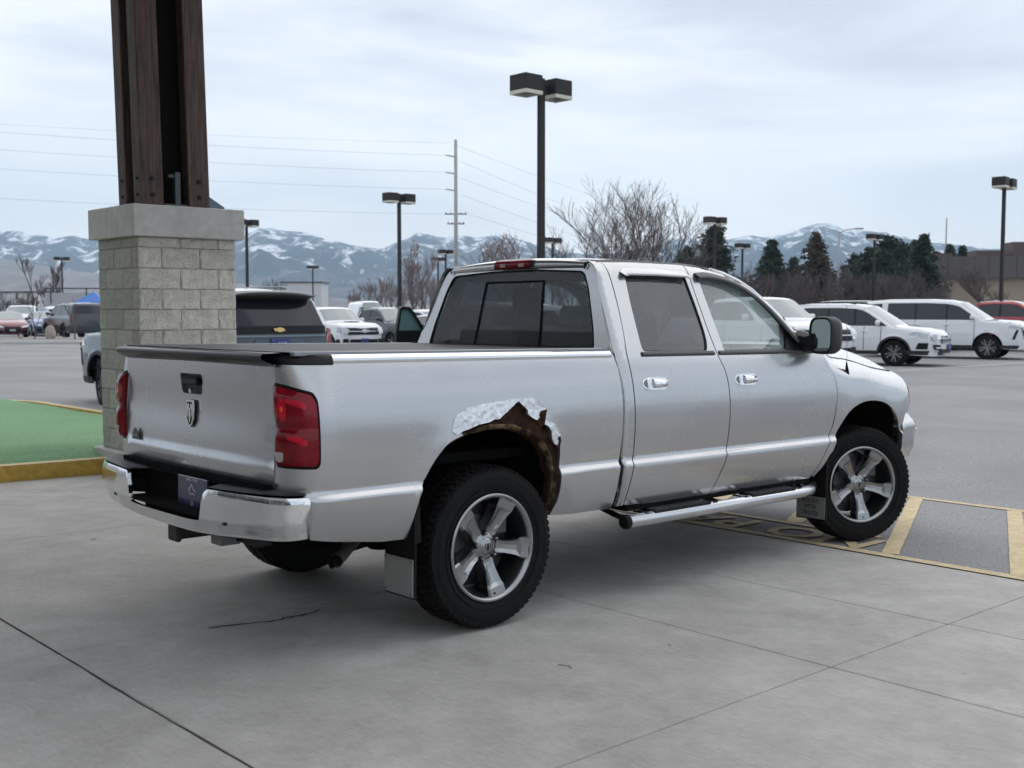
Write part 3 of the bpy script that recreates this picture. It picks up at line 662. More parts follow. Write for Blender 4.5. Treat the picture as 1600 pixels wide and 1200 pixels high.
# ---- bed floor/front wall and tonneau cover
b = MB(); b.box((-.1, 0, .86), (1.98, 1.6, .05)); b.box((.90, 0, 1.1), (.04, 1.7, .5)); b.build('bed_box', under, truck)
def tz(x, y): return 1.404 + .010 * math.exp(-((x - .55) / .05) ** 2) * math.cos(y * 1.4) + .003 * math.sin(x * 9)
rows = []
for i in range(33):
    x = lerp(-1.10, .87, i / 32); rows.append([(x, lerp(-.86, .86, j / 16), tz(x, lerp(-.86, .86, j / 16))) for j in range(17)])
grid('tonneau_cover', rows, mat('vinyl_tonneau', (.03, .031, .034), .55, bump=(200, .2, .001)), truck, flip=True)
for s in (-1, 1):
    b = MB(); b.box((-.11, s * .872, 1.398), (1.98, .035, .022), bev=.004); b.build('tonneau_rail', mat('grey_aluminium_rail', (.30, .31, .33), .35, metal=.8), truck)
# ---- tailgate
XG = -1.132
def tg(y, z, d):
    bow = .012 * (1 - (y / .8) ** 2); c = .007 * (1 - sst(.886, .896, z)) - .012 * (1 - sst(.79, .90, z)); dish = -.012 * math.exp(-((z - 1.12) / .13) ** 2)
    return (XG - bow - c - dish + d, y, z)
hd = rnd([(-.165 + .045, 1.285), (.12, 1.285), (.105, 1.185), (-.105, 1.185)], .02); hd = [(p[0] + .005, p[1] - .004) for p in hd]
panel('tailgate', rnd([(-.775, .795), (.775, .795), (.775, 1.352), (-.775, 1.352)], .01), [hd], tg, paint, truck, step=.045, depth=.03)
b = MB(); b.box((XG + .05, 0, 1.08), (.03, 1.6, .58)); b.build('tailgate_inner', under, truck)
o = panel('tailgate_handle_bezel', [(p[0] * 1.0, p[1]) for p in hd], [], lambda y, z, d: (XG + .012 + d, y, z), blackp, truck, step=.05, depth=.01)
b = MB(); b.box((XG - .012, 0, 1.246), (.03, .17, .038), bev=.008); b.build('tailgate_handle', blackp, truck); b = MB(); b.lathe([(-.006, 0), (-.006, .012), (.004, .014)], 10, axis='x', c=(XG - .008, .01, 1.195)); b.build('lock', chrome_dull, truck)
# shield emblem with a horned head
SE = [(-.036, 1.150), (.036, 1.150), (.040, 1.10), (.034, 1.055), (.018, 1.028), (0, 1.015), (-.018, 1.028), (-.034, 1.055), (-.040, 1.10)]
ex = XG - .014
em = panel('shield_emblem', SE, [[(p[0] * .78, 1.088 + (p[1] - 1.088) * .86) for p in SE]], lambda y, z, d: (ex - .006 + d, y, z), chrome, truck, step=.02, depth=.006)
panel('emblem_field', SE, [], lambda y, z, d: (ex + .002 + d, y, z), blackr, em, step=.03, depth=.004)
for s in (-1, 1):
    hn = [(s * .003, 1.128), (s * .016, 1.136), (s * .027, 1.124), (s * .029, 1.10), (s * .024, 1.076), (s * .015, 1.062), (s * .019, 1.088), (s * .018, 1.105), (s * .010, 1.108)]
    panel('emblem_horn', hn, [], lambda y, z, d: (ex - .006 + d, y, z), chrome, em, step=.02, depth=.008)
panel('emblem_head', [(-.009, 1.112), (.009, 1.112), (.011, 1.08), (.006, 1.045), (0, 1.036), (-.006, 1.045), (-.011, 1.08)], [], lambda y, z, d: (ex - .007 + d, y, z), chrome, em, step=.02, depth=.008)
panel('dealer_decal', spline([(.60, .905), (.604, .935), (.64, .968), (.676, .935), (.68, .905)], 4), [], lambda y, z, d: (XG - .018 + d, y, z), mat('grey_decal', (.10, .10, .11), .5), truck, step=.03, depth=.003)
text_mesh('decal_lettering', 'RAM', .022, mat('decal_white', (.4, .4, .4), .5), truck, depth=.0004, matrix=Matrix(((0, 0, -1, XG - .0205), (-1, 0, 0, .64), (0, 1, 0, .925), (0, 0, 0, 1))))
# spoiler along the tailgate top
rows = []
for i in range(29):
    y = lerp(-.80, .82, i / 28); e = sst(.74, .82, y); tip = .055 * (1 - e * .65)
    rows.append([(-1.05, y, 1.40), (-1.12, y, 1.402), (XG - .02 - tip, y, 1.397 - .006 * e), (XG - .026 - tip, y, 1.388), (XG - .022 - tip, y, 1.374), (XG - .010 - tip * .3, y, 1.352), (XG - .006, y, 1.340 + .012 * e), (XG + .03, y, 1.338)])
sp = grid('tailgate_spoiler', rows, spoil, truck, flip=True)
for y in (.42, .10, -.26, -.62):
    mk('spoiler_slot', [(XG - .0795, y, 1.372), (XG - .0795, y - .014, 1.372), (XG - .032, y - .062, 1.3515), (XG - .032, y - .046, 1.3515)], [(0, 1, 2, 3)], blackr, sp)
# ---- tail lights
def tail(s):
    f = side(s, planBed, 'bed')
    def bul(u, z, d):
        g = 0
        for zc in (1.165, .99): g = max(g, math.exp(-(((z - zc) / .085) ** 4)))
        k = sst(uT - .0, uT + .05, u) * (1 - .6 * sst(-1.10, -1.03, u)); return f(u, z, d - .006 - .030 * g * k)
    bz = f
    o = panel('tail_light', [(.5 * (tl_out[0][0] + tl_out[12][0]) + (p[0] - .5 * (tl_out[0][0] + tl_out[12][0])) * .925 - .001, 1.08 + (p[1] - 1.08) * .925) for p in tl_out], [], bul, redl, truck, step=.016, depth=.03)
    panel('tail_light_bezel', tl_out, [[(.5 * (tl_out[0][0] + tl_out[12][0]) + (p[0] - .5 * (tl_out[0][0] + tl_out[12][0])) * .94, 1.08 + (p[1] - 1.08) * .93) for p in tl_out]], lambda u, z, d: f(u, z, d + .001), blackr, o, step=.03, depth=.03)
    def blob(nm, poly, m, off): panel(nm, poly, [], lambda u, z, d: bul(u, z, d - off), m, o, step=.014, depth=.0)
    u0 = uT + .02
    blob('reverse_lamp', rnd([(u0 + .012, .968), (u0 + .075, .968), (u0 + .068, .925), (u0 + .03, .922)], .012), clearl, .0012)
    for zc in (1.165, .975 + .03):
        blob('reflector', spline([(u0 + .085, zc + .038), (u0 + .14, zc + .034), (u0 + .168, zc + .012), (u0 + .162, zc - .004), (u0 + .12, zc + .012), (u0 + .08, zc + .024)], 4)[:-1], redb, .0012)
    for k, uu in enumerate((u0 + .025, u0 + .07)):
        blob('bulb_glint', [(uu + .009 * math.cos(t), 1.158 + .013 * math.sin(t)) for t in np.linspace(0, 2 * math.pi, 9)[:-1]], orange_glow, .0024)
        blob('bulb_ring', [(uu + .022 * math.cos(t), 1.155 + .052 * math.sin(t)) for t in np.linspace(0, 2 * math.pi, 15)[:-1]], redb if k else mat('red_lens_mid', (.26, .03, .04), .1, coat=1), .0012)
both(tail)
# ---- rear bumper (chrome), step pad, plate, hitch
def bplan(t):  # t in [-1,1] across -> point, outward normal
    a = abs(t); s = 1 if t > 0 else -1
    pts_ = np.array([(-1.305, 0), (-1.302, .30), (-1.292, .55), (-1.27, .75), (-1.235, .88), (-1.185, .965), (-1.13, .995), (-1.085, 1.0)])
    L = np.concatenate([[0], np.cumsum(np.hypot(*np.diff(pts_, axis=0).T))]); q = a * L[-1]
    x = np.interp(q, L, pts_[:, 0]); y = np.interp(q, L, pts_[:, 1]); e = .02
    dx = np.interp(q + e, L, pts_[:, 0]) - np.interp(q - e, L, pts_[:, 0]); dy = np.interp(q + e, L, pts_[:, 1]) - np.interp(q - e, L, pts_[:, 1]); l = math.hypot(dx, dy)
    return x, s * y, -dy / l, s * dx / l
def bsurf(u, z, d):
    x, y, nx, ny = bplan(u / 1.18); q = .0
    zc = lerp(.675, .675, 0); k = (z - .68) / .105
    cur = .030 * sst(.1, 1.0, -k) + .012 * sst(.6, 1.0, k)
    dd = d + cur; return (x - nx * dd, y - ny * dd, z - .035 * (1 - sst(.2, 1.0, abs(u))) * (1 if z < .70 else .35))
bo = [(-1.18, .775), (-.475, .778), (-.452, .765), (-.405, .645), (.405, .645), (.452, .765), (.475, .778), (1.18, .775), (1.185, .65), (1.185, .592), (1.0, .583), (-1.0, .583), (-1.185, .592), (-1.185, .65)]
bo = rnd(bo, .014)
bp = panel('rear_bumper', bo, [], bsurf, chrome, truck, step=.04, depth=.02, edge_step=.03)
V = []; n = 40
rows = [[], [], []]
for i in range(n + 1):
    u = lerp(-1.17, 1.17, i / n); x, y, nx, ny = bplan(u / 1.18); cut = .0 if abs(u) > .46 else .10
    dz = -.0123 * (1 - sst(.2, 1, abs(u)))
    rows[0].append((x - nx * (.016 + cut), y - ny * .016, .786 + dz)); rows[1].append((x - nx * (.06 + cut), y - ny * .05, .792 + dz)); rows[2].append((-1.10, y * .90, .792 + dz))
grid('bumper_step_pad', rows, blackp, bp, flip=False)
b = MB(); b.box((-1.16, 0, .67), (.02, .96, .22)); b.box((-1.21, 0, .632), (.13, .86, .02)); b.box((-1.12, 0, .76), (.10, 1.5, .10)); b.build('bumper_recess', under, bp)
for s in (-1, 1):
    b = MB(); b.box((-1.276, s * .56, .628), (.012, .09, .014), rz=s * .05); b.build('fog_slot', blackp, bp)
b = MB(); b.box((-1.193, -.115, .705), (.012, .305, .155), bev=.004); pl = b.build('licence_plate', mat('navy_plate', (.018, .022, .085), .35, coat=.5), bp)
wt = mat('plate_white', (.55, .57, .62), .5)
def ptext(s, size, y, z, nm='plate_lettering', m=wt, p=None, x=-1.201, sx=1): return text_mesh(nm, s, size, m, p or pl, depth=.0004, matrix=Matrix(((0, 0, -1, x), (-1, 0, 0, y), (0, 1, 0, z), (0, 0, 0, 1))))
ptext('KARL TYLER', .021, -.115, .768); ptext('MISSOULA', .013, -.115, .700); ptext('21', .034, -.115, .652)
grid('plate_mountain_mark', [[(-1.2005, -.075, .712), (-1.2005, -.10, .740), (-1.2005, -.112, .752), (-1.2005, -.13, .730), (-1.2005, -.155, .712)], [(-1.2005, -.087, .712), (-1.2005, -.103, .731), (-1.2005, -.113, .741), (-1.2005, -.127, .722), (-1.2005, -.142, .712)]], wt, pl, smooth=False)
b = MB(); b.box((-1.10, 0.0, .505), (.26, .08, .075), bev=.01); b.box((-1.235, 0, .50), (.03, .10, .085), bev=.008); b.box((-1.05, 0, .53), (.08, 1.1, .08)); b.build('hitch_receiver', mat('hitch_black', (.012, .011, .011), .6), truck)
b = MB(); b.box((-1.12, -.30, .50), (.10, .10, .05)); b.build('trailer_socket', mat('grey_socket', (.16, .16, .16), .5), truck)
# ---- cab sides: corner strip, doors, fender
seam = [(1.085, 1.9), (1.10, 1.84), (1.102, 1.769), (1.09, 1.639), (1.066, 1.493), (1.038, 1.37), (1.032, 1.225), (1.034, 1.064), (1.037, .90), (1.036, .80), (1.024, .765), (1.016, .72), (1.0, .62), (.99, .523)]
gp = .004
seamS = spline(seam, 3)
uC = .985 - LC
def cabbits(s):
    f = side(s, planCab, 'cab')
    # rear corner strip
    rear = [(uC + .035, 1.905), (uC + .03, 1.80), (uC + .01, 1.6), (uC, 1.40), (uC, .80), (uC, .515)]
    def fc(u, z, d):  # the corner leans forward with the back wall
        x, y, zz = f(u, z, d); return (x + .048 * max(0, (z - 1.40) / .5) * (1 - sst(1.0, 1.10, u)), y, zz)
    panel('cab_corner', [(p[0] - gp, min(p[1], 1.905)) for p in seamS] + rear[::-1], [], fc, paint, truck, step=.035, depth=.02, rows=(.752, .762, .772, .782))
    # rear door
    split = spline([(1.842, 1.915), (1.843, 1.80), (1.846, 1.651), (1.852, 1.493), (1.866, 1.36), (1.898, 1.259), (1.910, 1.122), (1.911, .945), (1.902, .80), (1.884, .765), (1.865, .70), (1.827, .62), (1.773, .492)], 3)
    rw = rnd([(1.182, 1.386), (1.775, 1.379), (1.803, 1.44), (1.812, 1.513), (1.812, 1.65), (1.800, 1.845), (1.235, 1.835), (1.207, 1.659), (1.186, 1.46)], .03)
    ro = [(p[0] + gp, p[1]) for p in seamS] + [(1.4, .503)] + [(p[0] - gp, p[1]) for p in split][::-1] + [(1.45, 1.915)]
    def topfix(pl_):  return [(u, min(v, zr(u) - .012)) for u, v in pl_]
    rd = panel('rear_door', topfix(ro), [rw], f, paint, truck, step=.035, depth=.022, edge_step=.03, rows=(.752, .762, .772, .782))
    cu_, cv_ = 1.5, 1.61
    g = panel('door_window', [(cu_ + (p[0] - cu_) * .99, cv_ + (p[1] - cv_) * .99) for p in rw], [], lambda u, v, d: f(u, v, d + .013), g_dark, rd, step=.08, depth=.0)
    g.name = 'window_glass'
    seal(rw, f, rd)
    # front door
    ff = side(s, planFen, 'cab')
    fs = spline([(3.03, 1.355), (3.055, 1.30), (3.10, 1.215), (3.123, 1.122), (3.116, 1.012), (3.088, .882), (3.052, .80), (3.04, .765), (3.00, .70), (2.94, .60), (2.86, .495)], 3)
    fw = rnd([(1.945, 1.378), (2.70, 1.376), (2.745, 1.46), (2.66, 1.565), (2.564, 1.655), (2.46, 1.735), (2.36, 1.79), (2.25, 1.825), (2.10, 1.850), (1.925, 1.853), (1.930, 1.73), (1.940, 1.51)], .03)
    fo_ = [(p[0] + gp, p[1]) for p in split] + [(2.4, .486)] + [(p[0] - gp, p[1]) for p in fs][::-1] + [(3.02, 1.43), (2.9, 1.49), (2.77, 1.605), (2.59, 1.73), (2.43, 1.82), (2.22, 1.887), (2.03, 1.912)]
    fd = panel('front_door', topfix(fo_), [fw], f, paint, truck, step=.035, depth=.022, edge_step=.03, rows=(.752, .762, .772, .782))
    cu_, cv_ = 2.25, 1.6
    g = panel('window_glass', [(cu_ + (p[0] - cu_) * .99, cv_ + (p[1] - cv_) * .99) for p in fw], [], lambda u, v, d: f(u, v, d + .013), g_clear, fd, step=.08, depth=.0)
    seal(fw, f, fd)
    # belt mouldings
    for x0, x1, dd in ((1.165, 1.835, rd), (1.885, 2.93, fd)):
        rows = [[f(lerp(x0, x1, i / 10), z, dq) for z, dq in ((1.358, .0), (1.361, -.008), (1.378, -.009), (1.388, .004))] for i in range(11)]
        grid('belt_moulding', rows, dkgrey, dd, flip=(s < 0))
    # vent visors
    def visor(top, bot, nm, m, par):
        n = len(top); T = [f(*p, -.004) for p in top]; M1 = [f(p[0], (p[1] * .45 + q[1] * .55), -.028) for p, q in zip(top, bot)]; B = [f(*q, -.034) for q in bot]; I = [f(*q, -.029) for q in bot]
        grid(nm, [T, M1, B, I], m, par, flip=(s > 0))
    visor([(1.20, 1.85), (1.24, 1.872), (1.5, 1.878), (1.79, 1.876), (1.825, 1.853)], [(1.215, 1.822), (1.25, 1.828), (1.5, 1.833), (1.78, 1.832), (1.815, 1.825)], 'vent_visor', paint, rd)
    vt = spline([(1.90, 1.868), (2.03, 1.876), (2.2, 1.855), (2.36, 1.812), (2.52, 1.722), (2.66, 1.60), (2.80, 1.46)], 3); vb = spline([(1.915, 1.83), (2.03, 1.832), (2.19, 1.812), (2.335, 1.762), (2.48, 1.672), (2.605, 1.56), (2.735, 1.43)], 3)
    visor(vt, vb, 'vent_visor', dkgrey, fd)
    # handles
    for hx, dd, w in ((1.225, rd, .215), (2.095, fd, .225)):
        z = 1.205
        def hs(u, v, d, hx=hx): return f(u, v, d)
        ov = [(hx + w / 2 * math.copysign(abs(math.cos(t)) ** .55, math.cos(t)), z + .036 * math.copysign(abs(math.sin(t)) ** .6, math.sin(t))) for t in np.linspace(0, 2 * math.pi, 25)[:-1]]
        bez = panel('door_handle', ov, [], lambda u, v, d: f(u, v, d - .010 * (1 - ((u - hx) / (w / 2)) ** 4)), chrome, dd, step=.02, depth=.012, analytic=False)
        ci = [(hx - w * .30 + .036 * math.cos(t), z + .027 * math.sin(t)) for t in np.linspace(0, 2 * math.pi, 15)[:-1]]
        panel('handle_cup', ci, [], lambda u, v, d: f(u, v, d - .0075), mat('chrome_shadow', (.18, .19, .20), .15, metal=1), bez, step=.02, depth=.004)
        rows = []
        for i in range(9):
            t = i / 8; u = lerp(hx - w * .14, hx + w * .44, t); h = .027 * (1 - .25 * t * t); o_ = .012 + .020 * math.sin(math.pi * min(1, t * 1.05 + .05)) ** .6
            rows.append([f(u, z - h, -.010), f(u, z - h * .8, -o_), f(u, z, -o_ - .006), f(u, z + h * .8, -o_), f(u, z + h, -.010)])
        grid('handle_grip', rows, chrome, bez, flip=(s > 0))
    # fender
    ff2 = side(s, planFen, 'fen')
    fa = spline([(3.075, .60), (3.085, .69), (3.11, .745), (3.157, .833), (3.267, .939), (3.429, 1.000), (3.602, 1.012), (3.782, .984), (3.91, .908), (3.99, .80), (4.02, .70)], 4)
    fsn = [(p[0] + gp, p[1]) for p in fs if p[1] > .50]
    zs = [(3.10, 1.375), (3.25, 1.335), (3.36, 1.32), (3.525, 1.305), (3.645, 1.285), (3.8, 1.26), (3.95, 1.235), (4.08, 1.215), (4.2, 1.20)]
    fen = fsn + [(2.92, .515), (3.0, .59), (3.05, .66)] + fa[4:] + [(4.03, .80), (4.08, .90), (4.16, .905), (4.18, 1.0), (4.20, 1.10), (4.26, 1.185)] + zs[::-1]
    panel('front_fender', fen, [], ff2, paint, truck, step=.035, depth=.02, edge_step=.03, rows=(.752, .762, .772, .782))
    b = MB(); b.tube([ff2(x_, float(np.interp(x_, [p[0] for p in zs], [p[1] for p in zs])), -.0015) for x_ in np.linspace(3.13, 4.17, 22)], .0042, 5); b.build('hood_gap', blackr, truck)
    # headlamp
    hl = panel('headlight', [(4.185, .93), (4.60, .93), (4.62, 1.12), (4.50, 1.19), (4.27, 1.185), (4.205, 1.10)], [], lambda u, z, d: ff2(u, z, d + .004), mat('lamp_glass', (.55, .56, .58), .08, metal=.3, coat=1), truck, step=.05, depth=.02)
    panel('side_marker', [(4.20, .96), (4.225, .96), (4.235, 1.10), (4.215, 1.11)], [], lambda u, z, d: ff2(u, z, d - .003), amber, hl, step=.03, depth=.003)
def seal(poly, f, par):
    c = np.mean(np.array(poly), axis=0); inner = [tuple(c + (np.array(p) - c) * .972) for p in poly]
    panel('window_seal', poly, [inner], lambda u, v, d: f(u, v, d + .009), blackr, par, step=.05, depth=.0)
both(cabbits)
# ---- roof, back wall, windshield, hood
def rowx(xs_, yz, zs_, xc, zc, n=13, p=2.4):
    o = []
    for j in range(n):
        t = -1 + 2 * j / (n - 1); q = 1 - abs(t) ** p; o.append((lerp(xs_, xc, q), t * yz, lerp(zs_, zc, q)))
    return o
rows = []
for x, xc in ((1.068, 1.085), (1.10, 1.13), (1.2, 1.25), (1.5, 1.56), (1.8, 1.87), (2.0, 2.09), (2.12, 2.22)):
    z = zr(x) - .014; yw = side(1, planCab, 'cab')(max(x, 1.06), z, 0)[1] + .012; rows.append(rowx(x, yw, z + .002, xc, z + .030 - (.006 if x < 1.15 else 0), 17, 2.2))
grid('roof', rows, paint, truck)
def bw(y, z, d):   # back wall
    t = (z - 1.40) / .5; return (.945 + .09 * max(0, t) + .018 * (1 - (y / .8) ** 2) * 0 - d * -1, y, z)
hw = lambda z: P(z) - .030
gl = rnd([(-.765, 1.388), (.765, 1.388), (.735, 1.52), (.655, 1.75), (.60, 1.852), (.2, 1.872), (-.2, 1.872), (-.60, 1.852), (-.655, 1.75), (-.735, 1.52)], .04)
panel('cab_back_wall', [(-hw(.6), .6), (hw(.6), .6), (hw(1.3), 1.3), (hw(1.4) + .006, 1.4), (hw(1.6) + .004, 1.6), (hw(1.8) + .004, 1.80), (.665, 1.88), (.62, 1.915), (-.62, 1.915), (-.665, 1.88), (-hw(1.8) - .004, 1.80), (-hw(1.6) - .006, 1.6), (-hw(1.4) - .006, 1.4), (-hw(1.3), 1.3)], [gl], bw, paint, truck, step=.05, depth=.02)
# rear header bulge with black end seams and the third brake lamp
rows = []
for i in range(21):
    y = lerp(-.60, .60, i / 20); q = 1 - abs(y / .62) ** 2.2; z0 = 1.868 + .008 * q; z1 = 1.912 + .030 * q
    rows.append([(1.028, y, z0), (1.019, y, z0 + .006), (1.018, y, lerp(z0, z1, .45)), (1.026, y, lerp(z0, z1, .75)), (1.048, y, z1 - .006), (1.095, y, z1 + .003)])
grid('rear_header', rows, paint, truck, flip=True)
for s in (-1, 1):
    b = MB(); b.tube([(1.018, s * .606, 1.862), (1.012, s * .612, 1.885), (1.040, s * .618, 1.905), (1.062, s * .624, 1.914)], .0045, 6); b.build('header_seam', blackr, truck)
rows = []
for i in range(9):
    y = lerp(-.165, .165, i / 8); rows.append([(1.010, y, 1.880), (.998, y, 1.884), (.999, y, 1.918), (1.02, y, 1.934), (1.05, y, 1.942)])
bl = grid('brake_lamp', rows, redl, truck, flip=True)
for y in (-.085, .085):
    b = MB(); b.box((.9985, y, 1.901), (.004, .045, .022)); b.build('cargo_bulb', clearl, bl)
gbk = panel('rear_window', gl, [], lambda y, z, d: bw(y, z, d + .010), g_rear, truck, step=.1, depth=0)
for (a, c, w) in (((.30, 1.40), (.262, 1.80), .013), ((-.30, 1.40), (-.262, 1.80), .013), ((.262, 1.80), (-.262, 1.80), .011), ((.30, 1.402), (-.30, 1.402), .011)):
    b = MB(); b.tube([bw(*a, .006), bw(*c, .006)], w * .55, 5); b.build('slider_frame', blackr, gbk)
c0 = np.array((0, 1.63)); inner = [tuple(c0 + (np.array(p) - c0) * np.array((.975, .955))) for p in gl]
panel('window_seal', gl, [inner], lambda y, z, d: bw(y, z, d + .006), blackr, gbk, step=.06, depth=0)
# windshield
wrows = []
for t in np.linspace(0, 1, 9):
    xs_ = lerp(2.13, 3.10, t); z = zr(xs_) - .03 if xs_ < 3.0 else zr(xs_) - .02; yw = lerp(.655, .80, t); wrows.append(rowx(xs_, yw, z, lerp(2.24, 3.42, t), lerp(1.925, 1.385, t ** 1.15), 13, 2.2))
grid('windshield', wrows, g_clear, truck)
for s in (-1, 1):
    b = MB(); b.tube([(r_[0 if s < 0 else -1][0] + .0, r_[0 if s < 0 else -1][1] - s * .004, r_[0 if s < 0 else -1][2] + .004) for r_ in wrows], .024, 8); b.build('windshield_pillar', paint, truck, smooth=True)
hrows = []
_fz = side(1, planFen, 'fen')
ZSX = [3.10, 3.25, 3.36, 3.525, 3.645, 3.8, 3.95, 4.08, 4.2, 4.3]; ZSZ = [1.375, 1.335, 1.32, 1.305, 1.285, 1.26, 1.235, 1.215, 1.20, 1.17]
for xs_, xc, zc in ((3.10, 3.40, 1.40), (3.22, 3.48, 1.41), (3.34, 3.60, 1.415), (3.50, 3.74, 1.415), (3.66, 3.88, 1.41), (3.82, 4.04, 1.395), (3.96, 4.20, 1.365), (4.08, 4.33, 1.32), (4.16, 4.42, 1.26), (4.20, 4.47, 1.20)):
    ze = float(np.interp(xs_, ZSX, ZSZ)) + .001; q = _fz(xs_, ze - .001, 0); hrows.append(rowx(q[0], min(q[1], .92) - .004, ze, xc, zc, 21, 3.6))
grid('hood', hrows, paint, truck)
b = MB(); b.box((3.16, 0, 1.33), (.4, 1.5, .08)); b.build('cowl', blackp, truck)
gr = MB()
gr.box((4.44, 0, 1.05), (.06, .95, .30)); g1 = gr.build('grille', blackp, truck)
gr = MB(); gr.box((4.485, 0, 1.05), (.03, .06, .30)); gr.box((4.485, 0, 1.05), (.03, .95, .05)); gr.box((4.48, 0, 1.20), (.05, 1.0, .04)); gr.box((4.48, 0, .90), (.05, 1.0, .04)); gr.build('grille_cross', chrome, g1)
# front bumper
def fplan(u):
    a = abs(u); s = 1 if u > 0 else -1; pts_ = np.array([(4.62, 0), (4.60, .45), (4.54, .72), (4.42, .90), (4.25, .985), (4.0, 1.0)])
    L = np.concatenate([[0], np.cumsum(np.hypot(*np.diff(pts_, axis=0).T))]); q = a
    x = np.interp(q, L, pts_[:, 0]); y = np.interp(q, L, pts_[:, 1]); e = .05
    dx = np.interp(q + e, L, pts_[:, 0]) - np.interp(q - e, L, pts_[:, 0]); dy = np.interp(q + e, L, pts_[:, 1]) - np.interp(q - e, L, pts_[:, 1]); l = math.hypot(dx, dy) or 1
    return x, s * y, dy / l, -s * dx / l
def fsurf(u, z, d):
    x, y, nx, ny = fplan(u); d = d + .07 * sst(.80, .90, z) + .035 * (1 - sst(.55, .66, z)) + (.010 if z < .755 else 0); return (x - nx * d, y - ny * d, z)
panel('front_bumper', rnd([(-1.35, .885), (1.35, .885), (1.34, .62), (1.1, .55), (-1.1, .55), (-1.34, .62)], .02), [], fsurf, paint, truck, step=.06, depth=.03, edge_step=.05)
b = MB(); b.tube([fsurf(lerp(-1.0, 1.0, i / 30), .755, .004) for i in range(31)], .012, 6); b.build('bumper_moulding', chrome, truck, smooth=True)
# antenna
fa_ = side(-1, planFen, 'fen')
p0 = Vector(fa_(3.31, 1.225, 0)); b = MB(); b.tube([p0 + Vector((.012, 0, -.02)), p0 + Vector((0, 0, .03)), p0 + Vector((-.004, 0, .07))], [.014, .010, .003], 8); an = b.build('antenna', blackr, truck)
b = MB(); b.tube([p0 + Vector((0, 0, .06)), p0 + Vector((-.01, .0, .30)), p0 + Vector((-.02, .0, .46))], .0016, 5); b.build('mast', mat('mast', (.15, .15, .15), .4, metal=.6), an)
# ---- door mirrors
def mirror(s):
    o_ = MB()
    f = side(s, planCab, 'cab')
    pts_ = [f(2.60, 1.378, -.008), f(3.02, 1.372, -.012), f(2.97, 1.44, -.008), f(2.84, 1.55, -.008), f(2.745, 1.60, -.008), f(2.69, 1.52, -.006)]
    inn_ = [(p[0], p[1] - s * .05, p[2]) for p in pts_]; n6 = len(pts_)
    o_.add(pts_ + inn_, [tuple(range(n6))] + [(i, (i + 1) % n6, n6 + (i + 1) % n6, n6 + i) for i in range(n6)])
    o_.tube([(2.84, s * .88, 1.43), (2.83, s * .95, 1.43), (2.85, s * 1.0, 1.44)], [.085, .062, .075], 10)
    mr_ = o_.build('door_mirror', blackp, truck, auto=R(35))
    cx, cy, cz = 2.86, s * 1.055, 1.478; a = s * R(-3); M = Matrix.Translation((cx, cy, cz)) @ Matrix.Rotation(a, 4, 'Z')
    w, h = .082, .122; rows = []
    for dx, k, sh in ((-.060, .88, 0), (-.068, .97, 0), (-.060, 1.0, 0), (-.02, 1.03, 0), (.05, 1.02, 0), (.10, .93, .004), (.135, .72, .01), (.15, .40, .015), (.155, .0, .015)):
        r_ = []
        for j in range(32):
            t = 2 * math.pi * j / 32; y = math.copysign(abs(math.cos(t)) ** .5, math.cos(t)) * w * k - s * sh; z = math.copysign(abs(math.sin(t)) ** .55, math.sin(t)) * h * k
            r_.append(M @ Vector((dx, y, z)))
        rows.append(r_)
    grid('mirror_housing', rows, blackp, mr_, close=True)
    g = [M @ Vector((-.055, math.copysign(abs(math.cos(t)) ** .5, math.cos(t)) * w * .86, math.copysign(abs(math.sin(t)) ** .55, math.sin(t)) * h * .88)) for t in [2 * math.pi * j / 32 for j in range(32)]]
    mk('mirror_glass', g, [tuple(range(32))], mat('mirror', (.6, .66, .66), .02, metal=1), mr_)
both(mirror)
# ---- interior
b = MB(); b.box((2.0, 0, .78), (2.1, 1.7, .05)); b.box((3.0, 0, 1.15), (.5, 1.6, .45), bev=.05); b.box((1.02, 0, 1.0), (.04, 1.6, .8)); b.build('dashboard_and_floor', intm, truck)
b = MB(); b.box((1.35, 0, 1.84), (.35, 1.15, .05)); b.build('headliner', mat('headliner', (.25, .25, .25), .9), truck)
for s in (-1, 1):
    b = MB(); b.box((1.85, s * .42, 1.02), (.5, .52, .14), bev=.03); b.box((1.62, s * .42, 1.32), (.14, .50, .62), ry=-.25, bev=.04); b.box((1.53, s * .42, 1.70), (.09, .27, .17), ry=-.1, bev=.03); b.build('front_seat', seatm, truck)
    b = MB(); b.box((1.15, s * .44, 1.28), (.12, .60, .5), bev=.04); b.box((1.12, s * .44, 1.58), (.08, .26, .14), bev=.03); b.build('rear_seat', seatm, truck)
b = MB(); b.tube([(2.62 + .05 * math.sin(t), .42 + .19 * math.cos(t), 1.33 + .18 * math.sin(t)) for t in np.linspace(0, 2 * math.pi, 21)], .016, 8, cap=False); b.box((2.68, .42, 1.31), (.1, .12, .08), bev=.01); b.build('steering_wheel', intm, truck)
